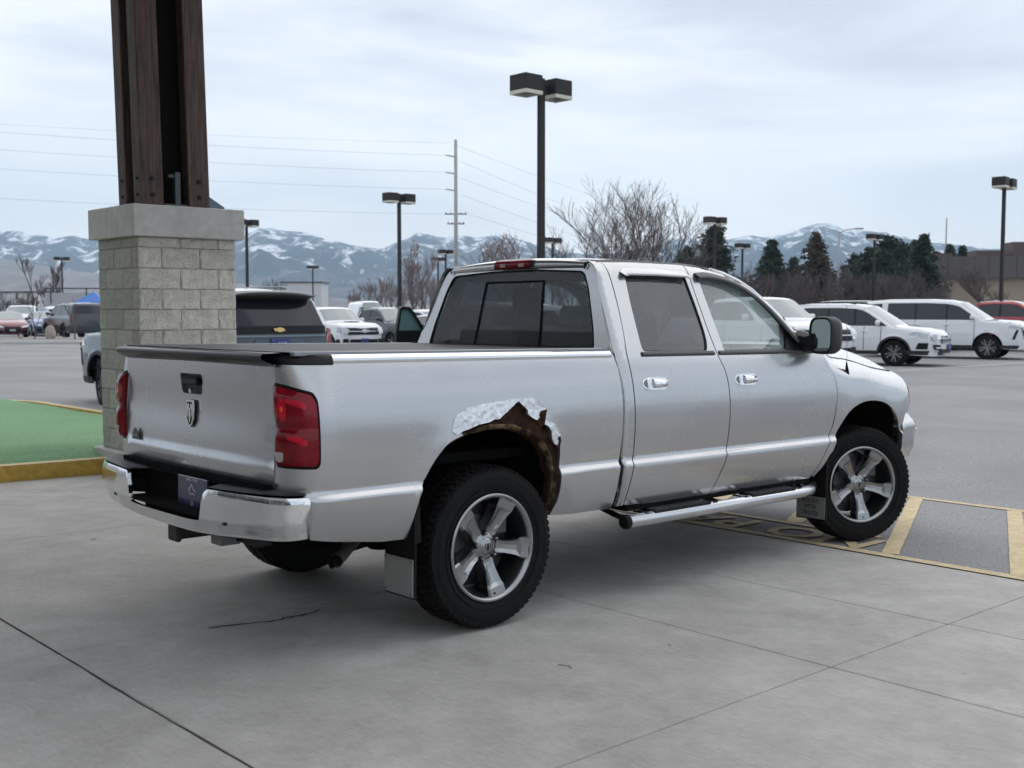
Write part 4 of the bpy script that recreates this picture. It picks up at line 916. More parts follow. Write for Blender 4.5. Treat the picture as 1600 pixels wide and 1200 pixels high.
# ---- wheels
def tyre_mesh(r=.418, w=.275, rb=.262, lugs=54, m=None, parent=None, n=72):
    hw_ = w / 2; b = MB()
    prof = [(-hw_ * .76, rb), (-hw_ * .90, rb + .018), (-hw_ * 1.0, lerp(rb, r, .42)), (-hw_ * 1.0, lerp(rb, r, .62)), (-hw_ * .93, r - .022), (-hw_ * .84, r - .012), (-hw_ * .5, r - .010), (0, r - .008), (hw_ * .5, r - .010), (hw_ * .84, r - .012), (hw_ * .93, r - .022), (hw_ * 1.0, lerp(rb, r, .62)), (hw_ * 1.0, lerp(rb, r, .42)), (hw_ * .90, rb + .018), (hw_ * .76, rb)]
    b.lathe(prof, n)
    b.lathe([(-hw_ * .985, lerp(rb, r, .30)), (-hw_ * 1.012, lerp(rb, r, .31)), (-hw_ * 1.012, lerp(rb, r, .33)), (-hw_ * .99, lerp(rb, r, .34))], n)
    b.lathe([(-hw_ * .995, lerp(rb, r, .60)), (-hw_ * 1.015, lerp(rb, r, .61)), (-hw_ * 1.01, lerp(rb, r, .65)), (-hw_ * .98, lerp(rb, r, .67))], n)
    for i in range(lugs):
        t0 = 2 * math.pi * i / lugs; dt = 2 * math.pi / lugs
        for (y0, y1, ph, k, dz) in ((-hw_ * 1.0, -hw_ * .60, 0, .60, .0), (hw_ * .60, hw_ * 1.0, .5, .60, .0), (-hw_ * .54, -hw_ * .08, .3, .70, .25), (hw_ * .08, hw_ * .54, .8, .70, -.25)):
            a = t0 + dt * ph; c = a + dt * k; V = []
            for rr, sh in ((r - .016, 0), (r, .12)):
                for y, tt in ((y0, a), (y1, a + dt * dz), (y1, c + dt * dz), (y0, c)):
                    edge = -.017 if (abs(y) > hw_ * .9) else 0; y *= (.955 if abs(y) > hw_ * .9 else 1); q = rr + edge
                    V.append((q * math.cos(tt), y, q * math.sin(tt)))
            b.add(V, [(4, 5, 6, 7), (0, 1, 5, 4), (1, 2, 6, 5), (2, 3, 7, 6), (3, 0, 4, 7)])
    return b.build('tyre', m, parent, auto=R(28))
tyrem = mat('tyre_rubber', (.0045, .0045, .0047), .65, spec=.18, bump=(120, .25, .002), n=8, col2=(.008, .008, .008))
def wheel(nm, x, y, z, s, steer=0, rot=0, R0=.413):
    """outboard face looks along -Y for s=-1"""
    e = empty(nm, (x, y, z), (0 if s < 0 else math.pi) + steer, truck)
    t = tyre_mesh(R0, .275, .262, 66, tyrem, e)
    b = MB(); b.lathe([(-.128, .2745), (-.134, .268), (-.130, .262), (-.108, .250), (-.05, .238), (.06, .232), (.12, .25)], 64); b.build('rim_barrel', rimd, e, smooth=True)
    b = MB(); b.lathe([(-.1285, .2755), (-.1355, .2695), (-.1325, .2595), (-.112, .2500), (-.106, .2485)], 64); b.build('rim_lip', rimm, e, smooth=True)
    b = MB(); b.lathe([(.02, .0), (.02, .21), (.05, .22)], 40); b.lathe([(.0, .05), (.0, .155), (.012, .155)], 40); b.build('brake_disc', mat('brake_steel', (.10, .10, .105), .4, metal=.8), e)
    b = MB(); b.box((.13, .0, .10), (.10, .07, .12), bev=.01); b.build('brake_caliper', mat('caliper', (.12, .12, .12), .5, metal=.5), e)
    for k in range(5):
        a = rot + k * 2 * math.pi / 5
        L_ = [(.045, .044, -.068, .0), (.085, .036, -.074, .4), (.120, .035, -.086, 1), (.160, .040, -.100, 1), (.190, .046, -.110, 1), (.208, .054, -.117, 1), (.252, .058, -.124, 1)]
        rows = []
        for r_, w_, yf, q in L_:
            crv = []
            for t_, yo in ((-1.05, .075), (-1.0, .010), (-.86, .0), (-.30, .002 + .010 * q * (1 if r_ < .2 else 0)), (.30, .002 + .010 * q * (1 if r_ < .2 else 0)), (.86, .0), (1.0, .010), (1.05, .075)):
                px_ = r_; pz_ = t_ * w_; crv.append((px_ * math.cos(a) - pz_ * math.sin(a), yf + yo, px_ * math.sin(a) + pz_ * math.cos(a)))
            rows.append(crv)
        sp_ = grid('spoke', rows, rimm, e, smooth=False, flip=True)
        bm = bmesh.new(); bm.from_mesh(sp_.data); bmesh.ops.recalc_face_normals(bm, faces=bm.faces[:]); bm.to_mesh(sp_.data); bm.free()
    b = MB(); b.lathe([(-.060, .075), (-.072, .068), (-.076, .045)], 40); b.build('hub', rimm, e, smooth=True)
    b = MB(); b.lathe([(-.074, .046), (-.082, .040), (-.088, .022), (-.089, 0)], 32); cc = b.build('centre_cap', rimm, e, smooth=True)
    for q in (-1, 1):
        b = MB(); b.tube([(q * .004, -.0885, .012), (q * .016, -.0875, .014), (q * .020, -.087, .0), (q * .012, -.0885, -.008)], .0032, 5); b.tube([(0, -.089, .010), (0, -.0895, -.020)], .005, 5); b.build('cap_emblem', rimd, cc)
    for k in range(5):
        a = rot + (k + .5) * 2 * math.pi / 5; c = (.0698 * math.cos(a), -.066, .0698 * math.sin(a))
        b = MB(); b.lathe([(-.004, .018), (-.008, .018), (-.008, .013)], 14, c=c); b.build('lug_pocket', blackr, e)
        b = MB(); b.lathe([(0, .011), (-.020, .0105), (-.026, .006), (-.027, 0)], 8, c=c); b.build('lug_nut', mat('dark_chrome', (.20, .20, .21), .15, metal=1), e, smooth=True)
    b = MB(); b.tube([(.02, -.115, -.245), (.018, -.127, -.232)], .0035, 6); b.build('valve', blackr, e)
    return e
wheel('wheel', 0, -.845, .412, -1, 0, R(-80)); wheel('wheel', 0, .845, .412, 1, 0, 0.3)
wheel('wheel', 3.56, -.865, .412, -1, R(-24), R(-85)); wheel('wheel', 3.56, .865, .412, 1, R(-24), .4)
# ---- mud flaps
def flap(x, y0, y1, z0, z1, zt, s, txt):
    b = MB(); b.box((x, s * (y0 + y1) / 2, (z0 - .01 + zt) / 2), (.012, y1 - y0 + .01, zt - z0 + .01)); f = b.build('mud_flap', blackr, truck)
    b = MB(); b.box((x - .011, s * (y0 + y1) / 2, (z0 + z1) / 2), (.006, y1 - y0, z1 - z0), bev=.001); pl_ = b.build('flap_plate', mat('brushed_plate', (.34, .34, .33), .42, metal=.75), f)
    for yy in (y0 + .012, y1 - .012):
        for zz in (z0 + .012, z1 - .012):
            b = MB(); b.lathe([(-.002, 0), (-.002, .004), (.001, .004)], 6, axis='x', c=(x - .014, s * yy, zz)); b.build('rivet', under, pl_)
    for k, (t, zz) in enumerate(txt):
        text_mesh('flap_lettering', t, .040, under, pl_, depth=.0003, matrix=Matrix(((0, 0, -1, x - .0145), (-1, 0, 0, s * (y0 + y1) / 2), (0, 1, 0, zz), (0, 0, 0, 1))))
for s in (-1, 1):
    flap(-.515, .775, 1.0, .245, .425, .72, s, [])
    flap(3.03, .76, .985, .215, .365, .62, s, [('ROCKY', .335), ('MTN', .292), ('TRUCK', .25)])
b = MB(); b.add([(-.5, -.99, .50), (-.5, -.97, .80), (-.47, -.97, .80), (-.47, -.99, .50)], [(0, 1, 2, 3)]); b.build('splash_shield', blackr, truck)
# ---- side step tubes
for s in (-1, 1):
    b = MB(); y = s * 1.005; b.tube([(.955, y, .437), (2.70, y, .437), (2.82, s * .99, .440), (2.93, s * .93, .452), (2.97, s * .86, .462)], .037, 20); st = b.build('side_step', chrome_dull, truck, smooth=True)
    b = MB(); b.lathe([(-.012, 0), (-.012, .034), (0, .041), (.022, .041)], 20, axis='x', c=(.95, y, .437)); b.build('step_end_cap', blackr, st)
    for x0, x1 in ((1.18, 1.70), (2.12, 2.60)):
        b = MB(); b.box(((x0 + x1) / 2, s * .975, .474), (x1 - x0, .115, .012), bev=.004)
        b.box((x0 - .03, s * .975, .466), (.08, .10, .010), ry=.18); b.box((x1 + .03, s * .975, .466), (.08, .10, .010), ry=-.18)
        pd = b.build('step_pad', blackr, st)
        for q in range(5):
            b = MB(); b.box(((x0 + x1) / 2, s * (.935 + q * .02), .482), (x1 - x0 - .04, .008, .006)); b.build('tread_rib', dkgrey, pd)
    for x in (1.02, 1.9, 2.78):
        b = MB(); b.tube([(x, s * .98, .43), (x, s * .80, .47), (x, s * .6, .52)], .016, 6); b.box((x, s * .93, .452), (.05, .14, .012)); b.build('step_bracket', blackp, st)
# rocker underside
for s in (-1, 1):
    b = MB(); b.box((1.95, s * .88, .50), (1.85, .14, .035)); b.build('rocker_pinch', under, truck)
# ------------------------------------------------------------ PARKED VEHICLES
cglass = mat('car_side_glass', (.022, .026, .034), .05, spec=.5); wglass = mat('car_windshield', (.16, .20, .21), .05, metal=.1, spec=.9, coat=.6)  # windshields paler: reflected sky put into the base colour
rglass = mat('car_rear_glass', (.018, .020, .030), .06, spec=.4)
cladd = mat('dark_cladding', (.022, .023, .025), .6); trimc = mat('car_chrome', (.70, .71, .72), .15, metal=1)
hlm = mat('car_headlight', (.42, .44, .46), .08, metal=.5, coat=1); tlm = mat('car_tail_light', (.22, .008, .012), .12, coat=1)
gold = mat('gold_emblem', (.75, .50, .20), .3, metal=.6); plate_b = mat('blue_dealer_plate', (.035, .045, .20), .4)
def carpaint(n, c, metal=.0, rough=.28): return mat('car_paint_' + n, c, rough, metal=metal, coat=.9)
PW = carpaint('white', (.74, .75, .77)); PBL = carpaint('slate_blue', (.018, .040, .060), .0); PNV = carpaint('navy', (.018, .028, .045), .0); PBK = carpaint('black', (.005, .005, .006)); PRD = carpaint('red', (.33, .025, .03), .2)
PMR = carpaint('maroon', (.16, .03, .05), .3); PSV = carpaint('silver', (.50, .51, .53), .6); PGR = carpaint('graphite', (.028, .034, .045), .1); PBU = carpaint('blue', (.05, .10, .26), .3)
blackg = mat('gloss_black_grille', (.007, .007, .009), .3, spec=.3)
KINDS = {
 'big_suv': dict(W=1.03, belt=1.26, top=[(.06, .34), (.0, .48), (-.01, .75), (.03, 1.12), (.06, 1.36), (.27, 1.78), (.32, 1.89), (1.0, 1.94), (2.4, 1.945), (3.05, 1.91), (3.35, 1.84), (4.12, 1.31), (4.28, 1.28), (4.95, 1.23), (5.24, 1.15), (5.34, 1.0), (5.38, .60), (5.30, .34)], ws=(10, 11), rw=(4, 5), wx=(1.17, 4.28), r=.405, pil=[.30, .86, 1.05, 1.95, 2.00, 2.95, 3.00, 4.0], sill=.36),
 'suv': dict(W=.99, belt=1.13, top=[(.08, .34), (.0, .50), (-.01, .80), (.06, 1.08), (.12, 1.16), (.42, 1.60), (.48, 1.70), (1.2, 1.775), (2.2, 1.78), (2.75, 1.75), (2.95, 1.70), (3.80, 1.16), (3.95, 1.13), (4.55, 1.07), (4.82, .99), (4.94, .86), (4.98, .52), (4.90, .30)], ws=(10, 11), rw=(4, 5), wx=(.98, 3.86), r=.375, pil=[.38, .92, 1.12, 1.86, 1.91, 2.66, 2.71, 3.6], sill=.34),
 'pickup': dict(W=1.03, belt=1.32, top=[(.10, .45), (.0, .55), (.0, .85), (.02, 1.36), (.05, 1.40), (1.80, 1.40), (1.84, 1.44), (2.0, 1.84), (2.08, 1.90), (2.6, 1.94), (3.3, 1.93), (3.55, 1.87), (4.28, 1.39), (4.42, 1.36), (5.30, 1.30), (5.66, 1.22), (5.84, 1.05), (5.86, .62), (5.78, .42)], ws=(11, 12), rw=(6, 7), wx=(1.22, 4.96), r=.41, pil=[2.06, 2.85, 2.92, 4.1], sill=.46),
 'sedan': dict(W=.92, belt=.97, top=[(.08, .30), (.0, .45), (.0, .75), (.06, .98), (.16, 1.05), (.62, 1.10), (1.25, 1.40), (1.6, 1.44), (2.2, 1.455), (2.65, 1.42), (3.45, 1.03), (3.6, .99), (4.25, .88), (4.58, .74), (4.70, .58), (4.70, .40), (4.60, .24)], ws=(9, 10), rw=(5, 6), wx=(.98, 3.72), r=.33, pil=[.95, 1.9, 1.96, 3.25], sill=.26),
 'van': dict(W=.98, belt=1.25, top=[(.05, .36), (.0, .5), (.0, 1.2), (.04, 1.3), (.12, 2.1), (.3, 2.30), (2.0, 2.34), (4.1, 2.32), (4.35, 2.24), (5.0, 1.45), (5.1, 1.36), (5.5, 1.15), (5.66, .9), (5.68, .5), (5.55, .32)], ws=(8, 9), rw=(3, 4), wx=(1.1, 4.8), r=.36, pil=[4.0, 4.8], sill=.36)}
WM = {}
def wheel_meshes(r, hi, dark):
    k = (round(r, 3), hi, dark)
    if k in WM: return WM[k]
    n = 36 if hi else 18; rr = r * .68
    b = MB(); b.lathe([(-.10, rr), (-.115, rr + .01), (-.12, lerp(rr, r, .5)), (-.11, r - .015), (-.09, r), (.09, r), (.11, r - .015), (.11, rr)], n)
    t = b.build('tyre', tyrem, None, auto=R(40))
    b = MB(); b.lathe([(-.098, rr + .004), (-.106, rr - .006), (-.09, rr - .018), (-.02, rr - .03), (.06, rr - .03)], n); b.lathe([(-.01, .02), (-.01, rr - .03)], n)
    m2 = rimd if dark else rimm
    R_ = b.build('rim', rimd, None, smooth=True)
    sp = MB(); ns = 10 if hi else 5
    for i in range(ns):
        a = 2 * math.pi * i / ns + (0 if not hi else (.10 if i % 2 else -.10)); w = .018 if hi else .03
        V = [(.02 * math.cos(a) - w * math.sin(a), -.085, .02 * math.sin(a) + w * math.cos(a)), (.02 * math.cos(a) + w * math.sin(a), -.085, .02 * math.sin(a) - w * math.cos(a)), (rr * .97 * math.cos(a) + w * 1.3 * math.sin(a), -.10, rr * .97 * math.sin(a) - w * 1.3 * math.cos(a)), (rr * .97 * math.cos(a) - w * 1.3 * math.sin(a), -.10, rr * .97 * math.sin(a) + w * 1.3 * math.cos(a))]
        sp.add(V + [(v[0], v[1] + .05, v[2]) for v in V], [(0, 1, 2, 3), (0, 4, 5, 1), (1, 5, 6, 2), (3, 2, 6, 7), (0, 3, 7, 4)])
    sp.lathe([(-.09, 0), (-.092, .05), (-.07, .065)], 12)
    S = sp.build('spokes', m2, None)
    WM[k] = (t.data, R_.data, S.data)
    for o in (t, R_, S): bpy.data.objects.remove(o)
    return WM[k]
def vehicle(nm, kind, label, cat, pm, ref, P, h, z=0.0, hi=False, group=None, arch=None, hs=1.0, front=None, rear=None, dark=False, steer=0, gl=None):
    """ref = point of the car frame (x, y) standing on world point P, h = heading"""
    K = KINDS[kind]; top = [(x, v * hs) for x, v in K['top']]; Wd = K['W']; belt = K['belt'] * hs; sill = K['sill']; a = math.atan2(h[1], h[0])
    ox = P[0] - (ref[0] * math.cos(a) - ref[1] * math.sin(a)); oy = P[1] - (ref[0] * math.sin(a) + ref[1] * math.cos(a))
    root = empty(nm, (ox, oy, z), a); tag(root, label, cat, group)
    Ln = max(p[0] for p in top); tx = [p[0] for p in top]
    iu = min(range(len(top)), key=lambda i: (top[i][0], -top[i][1])) ; mono = sorted([p for p in top if p[1] > belt * .62 or True], key=lambda p: p[0])
    # upper envelope
    ex = np.linspace(0, Ln, 120); ez = []
    for x in ex:
        zz = 0
        for (x0, z0), (x1, z1) in zip(top[:-1], top[1:]):
            if min(x0, x1) - 1e-6 <= x <= max(x0, x1) + 1e-6:
                t = (x - x0) / (x1 - x0) if abs(x1 - x0) > 1e-6 else 1; zz = max(zz, z0 + (z1 - z0) * min(1, max(0, t)))
        ez.append(zz or .5)
    ztop = lambda x: float(np.interp(x, ex, ez))
    tum = .26 if kind == 'pickup' else .30
    def yS(x, zz):
        y = float(np.interp(zz, [.2, sill, .6, .85, belt * .93, belt, belt + .02], [Wd - .10, Wd - .05, Wd - .005, Wd, Wd - .03, Wd - .06, Wd - .07])) - (max(0, zz - belt) * tum)
        e = .85; q = x - (Ln - e)
        if q > 0: y -= .22 * (1 - math.sqrt(max(0, 1 - min(1, q / e) ** 2.6)))
        e = .22; q = e - x
        if q > 0: y -= .10 * (1 - math.sqrt(max(0, 1 - min(1, q / e) ** 2)))
        q = ztop(x) - zz; r_ = .09
        if q < r_: y -= .075 * (1 - math.sqrt(max(0, 1 - min(1, (r_ - q) / r_) ** 2)))
        for wx in K['wx']:
            y += .018 * math.exp(-((math.hypot(x - wx, zz - K['r']) - K['r'] * 1.22) / .06) ** 2)
        return y
    st = .10 if hi else .24; ars = []; ra = K['r'] * 1.17
    lowr = []
    x_end = top[-1][0]
    for wx in sorted(K['wx'], reverse=True):
        lowr += [(wx + ra * math.cos(t), K['r'] + ra * math.sin(t)) for t in np.linspace(-.12, math.pi + .12, 15)]
    outl = list(top) + [(p[0], max(p[1], sill * .97)) for p in lowr]
    wins = []; pil = K['pil']
    for i in range(0, len(pil), 2):
        x0, x1 = pil[i], pil[i + 1]; tp = []
        for x in np.linspace(x1, x0, 9):
            zz = min(ztop(x) - .115 if kind != 'van' else 1.95, 9)
            if zz > belt + .05: tp.append((x, zz))
        if len(tp) < 2: continue
        xr_ = tp[0][0] if tp[0][0] < x1 - .02 else x1
        poly = [(x0, belt + .035), (max(xr_, tp[0][0]) + (.06 if tp[0][0] < x1 - .02 else 0), belt + .035)] + tp
        wins.append(rnd(poly, .04, 2))
    gm = gl or cglass
    openings = []; i0 = 0   # windows that sit close together share one opening with black pillars
    for i in range(0, len(pil), 2):
        if i + 2 >= len(pil) or pil[i + 2] - pil[i + 1] > .1: openings.append((pil[i0], pil[i + 1])); i0 = i + 2
    ops = []
    for x0, x1 in openings:
        tp = [(x, ztop(x) - .105) for x in np.linspace(x1, x0, 15) if (1.95 if kind == 'van' else ztop(x) - .105) > belt + .05]
        if kind == 'van': tp = [(x, 1.96) for x, _ in tp]
        ops.append(rnd([(x0 - .012, belt + .025), (tp[0][0] + .07 if tp[0][0] < x1 - .02 else x1 + .012, belt + .025)] + tp, .04, 2))
    for s in (-1, 1):
        f = lambda u, v, d, s=s: (u, s * (yS(u, v) - d), v)
        bs = panel('body_side', outl, ops, f, pm, root, step=st, depth=.03, edge_step=st * (.7 if hi else .8))
        for w in ops: panel('window_pillar', w, wins, lambda u, v, d: f(u, v, d + .008), blackg, root, step=st * 1.3, depth=0)
        for w in wins: panel('side_window', w, [], lambda u, v, d: f(u, v, d + .012), gm, root, step=st * 1.3, depth=0)
        # lower cladding and arch trim
        if arch:
            for wx in K['wx']:
                ao = [(wx + (ra + .055) * math.cos(t), K['r'] + (ra + .055) * math.sin(t)) for t in np.linspace(-.05, math.pi + .05, 15)] + [(wx + ra * .99 * math.cos(t), K['r'] + ra * .99 * math.sin(t)) for t in np.linspace(math.pi + .05, -.05, 15)]
                panel('arch_trim', [(p[0], max(p[1], sill)) for p in ao], [], lambda u, v, d: f(u, v, d - .008), arch, root, step=.2, depth=.02)
        rows = [[f(x, zz, -.006) for zz in (sill - .01, sill + .10)] for x in np.linspace(K['wx'][0] + ra, K['wx'][1] - ra, 6)]
        grid('sill_trim', rows, arch or cladd, root)
        if hi:
            for xs_ in ([1.98, 2.99] if kind != 'pickup' else [2.02, 2.88]) + [K['wx'][1] - ra + .06]:
                rows = [[f(xs_ + dx, zz, -.003) for zz in np.linspace(sill + .12, belt, 7)] for dx in (-.009, .009)]; grid('door_seam', rows, under, root)
            for xs_ in (1.55, 2.5) if kind != 'pickup' else (2.2, 3.05):
                p = f(xs_ + .5, belt - .13, 0); b = MB(); b.box((p[0], p[1] + s * .018, p[2]), (.20, .03, .035), bev=.008); b.build('door_handle', pm, root)
        for nm_, poly, m_ in SIDE_FRONT.get(kind, []) if front else []:
            panel(nm_, [(Ln + p[0], p[1] * hs) for p in poly], [], lambda u, v, d: f(u, v, d - .010), m_, root, step=.1, depth=.02, analytic=False)
        # mirror
        mxx = K['pil'][-1] - .22; p = f(mxx, belt + .06, 0); b = MB(); b.box((p[0] + .02, p[1] + s * .12, p[2] + .06), (.12, .20, .16), bev=.04); b.tube([(p[0], p[1] - s * .02, p[2]), (p[0], p[1] + s * .08, p[2] + .02)], .025, 6); b.build('side_mirror', pm if kind != 'pickup' else pm, root, auto=R(50))
    # centre strip
    rows = []; tags = []; nose = []; tail_ = []
    for i in range(len(top) - 1):
        (x0, z0), (x1, z1) = top[i], top[i + 1]; n = max(1, int(math.hypot(x1 - x0, z1 - z0) / (.12 if hi else .3)))
        k = 'ws' if i == K['ws'][0] else ('rw' if i == K['rw'][0] else 'b')
        for j in range(n): rows.append((x0 + (x1 - x0) * j / n, z0 + (z1 - z0) * j / n)); tags.append(k)
    rows.append(top[-1]); tags.append('b')
    def strip(x, zz, n=13):
        y1 = yS(x, zz) + .004; fr = sst(Ln - 1.4, Ln, x); rr_ = 1 - sst(0, .5, x); o = []
        for j in range(n):
            t = -1 + 2 * j / (n - 1); q = 1 - abs(t) ** 2.3
            o.append((x + .16 * fr * q - .05 * rr_ * q + (.10 * q if K['top'][K['ws'][0]][0] <= x <= K['top'][K['ws'][1]][0] + .1 else 0), t * y1, zz + (.035 * q if zz > belt * .8 else 0)))
        return o
    R3 = [strip(*p) for p in rows]; i = 0
    while i < len(rows) - 1:
        j = i
        while j < len(rows) - 1 and tags[j] == tags[i]: j += 1
        nm_, m_ = {'b': ('body_shell', pm), 'ws': ('windshield', wglass), 'rw': ('rear_window', rglass)}[tags[i]]
        grid(nm_, R3[i:j + 1], m_, root, flip=True); i = j
    fb = [top[0], (top[0][0], sill), (top[-1][0], sill)]
    b = MB(); b.box((Ln / 2, 0, sill + .12), (Ln - .5, Wd * 1.7, .2)); b.box((Ln / 2, 0, sill + .35), (K['wx'][1] - K['wx'][0] - 2 * ra, Wd * 1.9, .4)); b.build('floor_pan', under, root)
    for wx in K['wx']:
        b = MB(); b.box((wx, 0, K['r'] + .22), (ra * 1.95, Wd * 1.90 - .1, .62)); b.build('wheel_well', under, root) if False else None
    if hi or kind != 'van':
        b = MB(); b.box((Ln * .45, 0, belt - .25), (Ln * .5, Wd * 1.6, .45)); b.build('cabin_floor', intm, root)
    # wheels
    td, rd_, sd_ = wheel_meshes(K['r'], hi, dark)
    for wx in K['wx']:
        for s in (-1, 1):
            w = empty('wheel', (wx, s * (Wd - .135), K['r']), (0 if s < 0 else math.pi) + (steer if wx > 2 else 0), root)
            for n_, d_ in (('tyre', td), ('rim', rd_), ('spokes', sd_)): link(bpy.data.objects.new(n_, d_), w)
    # feature surfaces on nose and tail
    nz = [(x, v) for x, v in top if x > Ln - .9][::-1]; tzp = [(x, v) for x, v in top if x < 1.0 and v <= K['top'][K['rw'][0]][1] * hs + .02]
    def nosef(off):
        zs_ = [p[1] for p in nz]; xs_ = [p[0] for p in nz]
        return lambda y, v, d: (float(np.interp(v, zs_, xs_)) + .16 * (1 - abs(y / Wd) ** 2.3) * sst(Ln - 1.4, Ln, float(np.interp(v, zs_, xs_))) - (.06 * sst(.6, 1, abs(y) / Wd)) + off - d, y, v)
    def tailf(off):
        q = [(p[1], p[0]) for p in tzp]; q.sort(); zs_ = [p[0] for p in q]; xs_ = [p[1] for p in q]
        return lambda y, v, d: (float(np.interp(v, zs_, xs_)) - .05 * (1 - abs(y / Wd) ** 2.3) + .06 * sst(.7, 1, abs(y) / Wd) - off + d, y, v)
    for nm_, poly, m_, off, mirr in (front or []):
        for s in ((-1, 1) if mirr else (1,)):
            panel(nm_, [(s * p[0], p[1]) for p in poly], [], nosef(off), m_, root, step=.15, depth=.03, analytic=False)
    for nm_, poly, m_, off, mirr in (rear or []):
        for s in ((-1, 1) if mirr else (1,)):
            panel(nm_, [(s * p[0], p[1]) for p in poly], [], tailf(off), m_, root, step=.15, depth=.03, analytic=False)
    root['_k'] = kind
    del root['_k']
    return root
SIDE_FRONT = {'suv': [('headlight', [(-.72, .93), (-.22, .83), (-.17, .93), (-.55, 1.0)], hlm), ('fog_pocket', [(-.52, .50), (-.2, .50), (-.17, .68), (-.44, .68)], blackg), ('lower_cladding', [(-.92, .34), (-.2, .34), (-.14, .46), (-.84, .46)], cladd)],
 'big_suv': [('headlight', [(-.50, 1.02), (-.15, .99), (-.15, 1.08), (-.42, 1.13)], hlm), ('running_light', [(-.36, .66), (-.28, .66), (-.17, .97), (-.25, .97)], blackg), ('lower_cladding', [(-.80, .36), (-.2, .36), (-.15, .47), (-.74, .47)], cladd)],
 'pickup': [('headlight', [(-.36, .97), (-.12, .93), (-.12, 1.14), (-.30, 1.17)], hlm), ('fog_pocket', [(-.40, .52), (-.16, .52), (-.16, .68), (-.34, .68)], blackg)],
 'sedan': [('headlight', [(-.55, .70), (-.2, .60), (-.16, .69), (-.45, .76)], hlm)]}
def rect(y0, y1, z0, z1, r=.03): return rnd([(y0, z0), (y1, z0), (y1, z1), (y0, z1)], r, 2)
bow = [(-.14, -.035), (-.055, -.035), (-.055, -.055), (.055, -.055), (.055, -.035), (.14, -.035), (.14 + .03, .035), (.055, .035), (.055, .055), (-.055, .055), (-.055, .035), (-.11, .035)]
def bt(z, k=1): return [(p[0] * k, z + p[1] * k) for p in bow]
F_truck = [('grille', rect(-.70, .70, .86, 1.14), blackg, .02, False), ('grille_bar', rect(-.70, .70, .985, 1.015, .005), trimc, .045, False), ('headlight', [(.64, .92), (.93, .90), (.95, 1.16), (.66, 1.18)], hlm, .015, True), ('emblem', bt(1.01, 1.2), mat('pale_emblem', (.55, .55, .57), .3, metal=.6), .055, False),
           ('lower_grille', rect(-.62, .62, .52, .68), blackg, .02, False), ('licence_plate', rect(-.16, .16, .56, .71, .01), plate_b, .05, False), ('air_intake', rect(.68, .88, .52, .70), blackg, .01, True), ('skid_trim', rect(-.85, .85, .43, .50), cladd, .01, False)]
F_suv = [('grille', rect(-.52, .52, .66, .88), mat('silver_mesh_grille', (.20, .205, .21), .35, metal=.6), .015, False), ('grille_bar', rect(-.54, .54, .80, .825, .005), trimc, .04, False), ('grille_slot', rect(-.50, .50, .735, .765, .005), blackg, .03, False), ('headlight', [(.50, .80), (.90, .76), (.93, .86), (.84, .92), (.54, .90)], hlm, .012, True), ('fog_pocket', [(.58, .48), (.86, .50), (.88, .64), (.64, .62)], blackg, .012, True),
         ('fog_trim', rect(.64, .84, .53, .56, .005), trimc, .03, True), ('lower_grille', rect(-.62, .62, .33, .50), cladd, .015, False), ('skid_plate', rect(-.42, .42, .31, .38, .01), trimc, .05, False), ('licence_plate', rect(-.15, .15, .50, .63, .01), plate_b, .05, False), ('emblem', [(.11 * math.cos(t), .845 + .045 * math.sin(t)) for t in np.linspace(0, 6.283, 17)[:-1]], mat('blue_oval', (.02, .05, .2), .2, coat=1), .05, False)]
F_bsuv = [('grille', rect(-.66, .66, .78, 1.08), blackg, .015, False)] + [('grille_bar', rect(-.66, .66, z_, z_ + .022, .004), trimc, .04, False) for z_ in (.82, .88, .94, 1.0)] + [('headlight', [(.60, 1.02), (.92, .98), (.95, 1.06), (.62, 1.10)], hlm, .012, True), ('running_light', [(.80, .70), (.86, .70), (.92, .96), (.86, .96)], blackg, .012, True), ('lower_grille', rect(-.60, .60, .44, .62), blackg, .015, False), ('skid_plate', rect(-.70, .70, .36, .42, .01), trimc, .03, False), ('emblem', bt(.93, 1.1), gold, .055, False), ('licence_plate', rect(-.15, .15, .60, .74, .01), plate_b, .04, False)]
F_sed = [('grille', rect(-.40, .40, .34, .66), blackg, .015, False), ('headlight', [(.44, .60), (.80, .64), (.82, .74), (.48, .70)], hlm, .012, True), ('lower_grille', rect(.48, .78, .30, .46), blackg, .012, True), ('licence_plate', rect(-.15, .15, .42, .52, .01), mat('plate_pale', (.4, .42, .46), .5), .04, False)]
Rr = [('tail_light', rect(.72, .90, .80, 1.10), tlm, .012, True), ('licence_plate', rect(-.15, .15, .78, .90, .01), plate_b, .03, False), ('rear_bumper_trim', rect(-.80, .80, .40, .56), cladd, .012, False)]
# --- slate blue full size SUV behind the tailgate
R_blue = [('tail_light', [(.80, .86), (.95, .86), (.97, 1.34), (.90, 1.36), (.84, 1.20)], tlm, .012, True), ('glass_trim_band', rect(-.84, .84, 1.285, 1.40), blackg, .020, False), ('emblem', bt(1.345, .62), gold, .05, False), ('chrome_strip', rect(-.82, .82, 1.235, 1.265, .004), mat('slate_strip', (.16, .20, .23), .25, metal=.6), .03, False),
          ('plate_recess', [(-.50, .98), (.50, .98), (.40, 1.20), (-.40, 1.20)], mat('slate_light', (.06, .09, .115), .3, metal=.2, coat=.3), .018, False), ('licence_plate', rect(-.16, .16, 1.05, 1.21, .01), plate_b, .045, False), ('rear_bumper_trim', rect(-.86, .86, .36, .56), cladd, .012, False)]
v = vehicle('parked_suv', 'big_suv', 'slate blue full size suv seen from behind past the block column', 'suv', PBL, (4.28, .93), (-7.04, 19.29), (-.67, .742), hi=True, arch=cladd, front=F_bsuv, rear=R_blue, dark=True, steer=R(-12))
rows = []
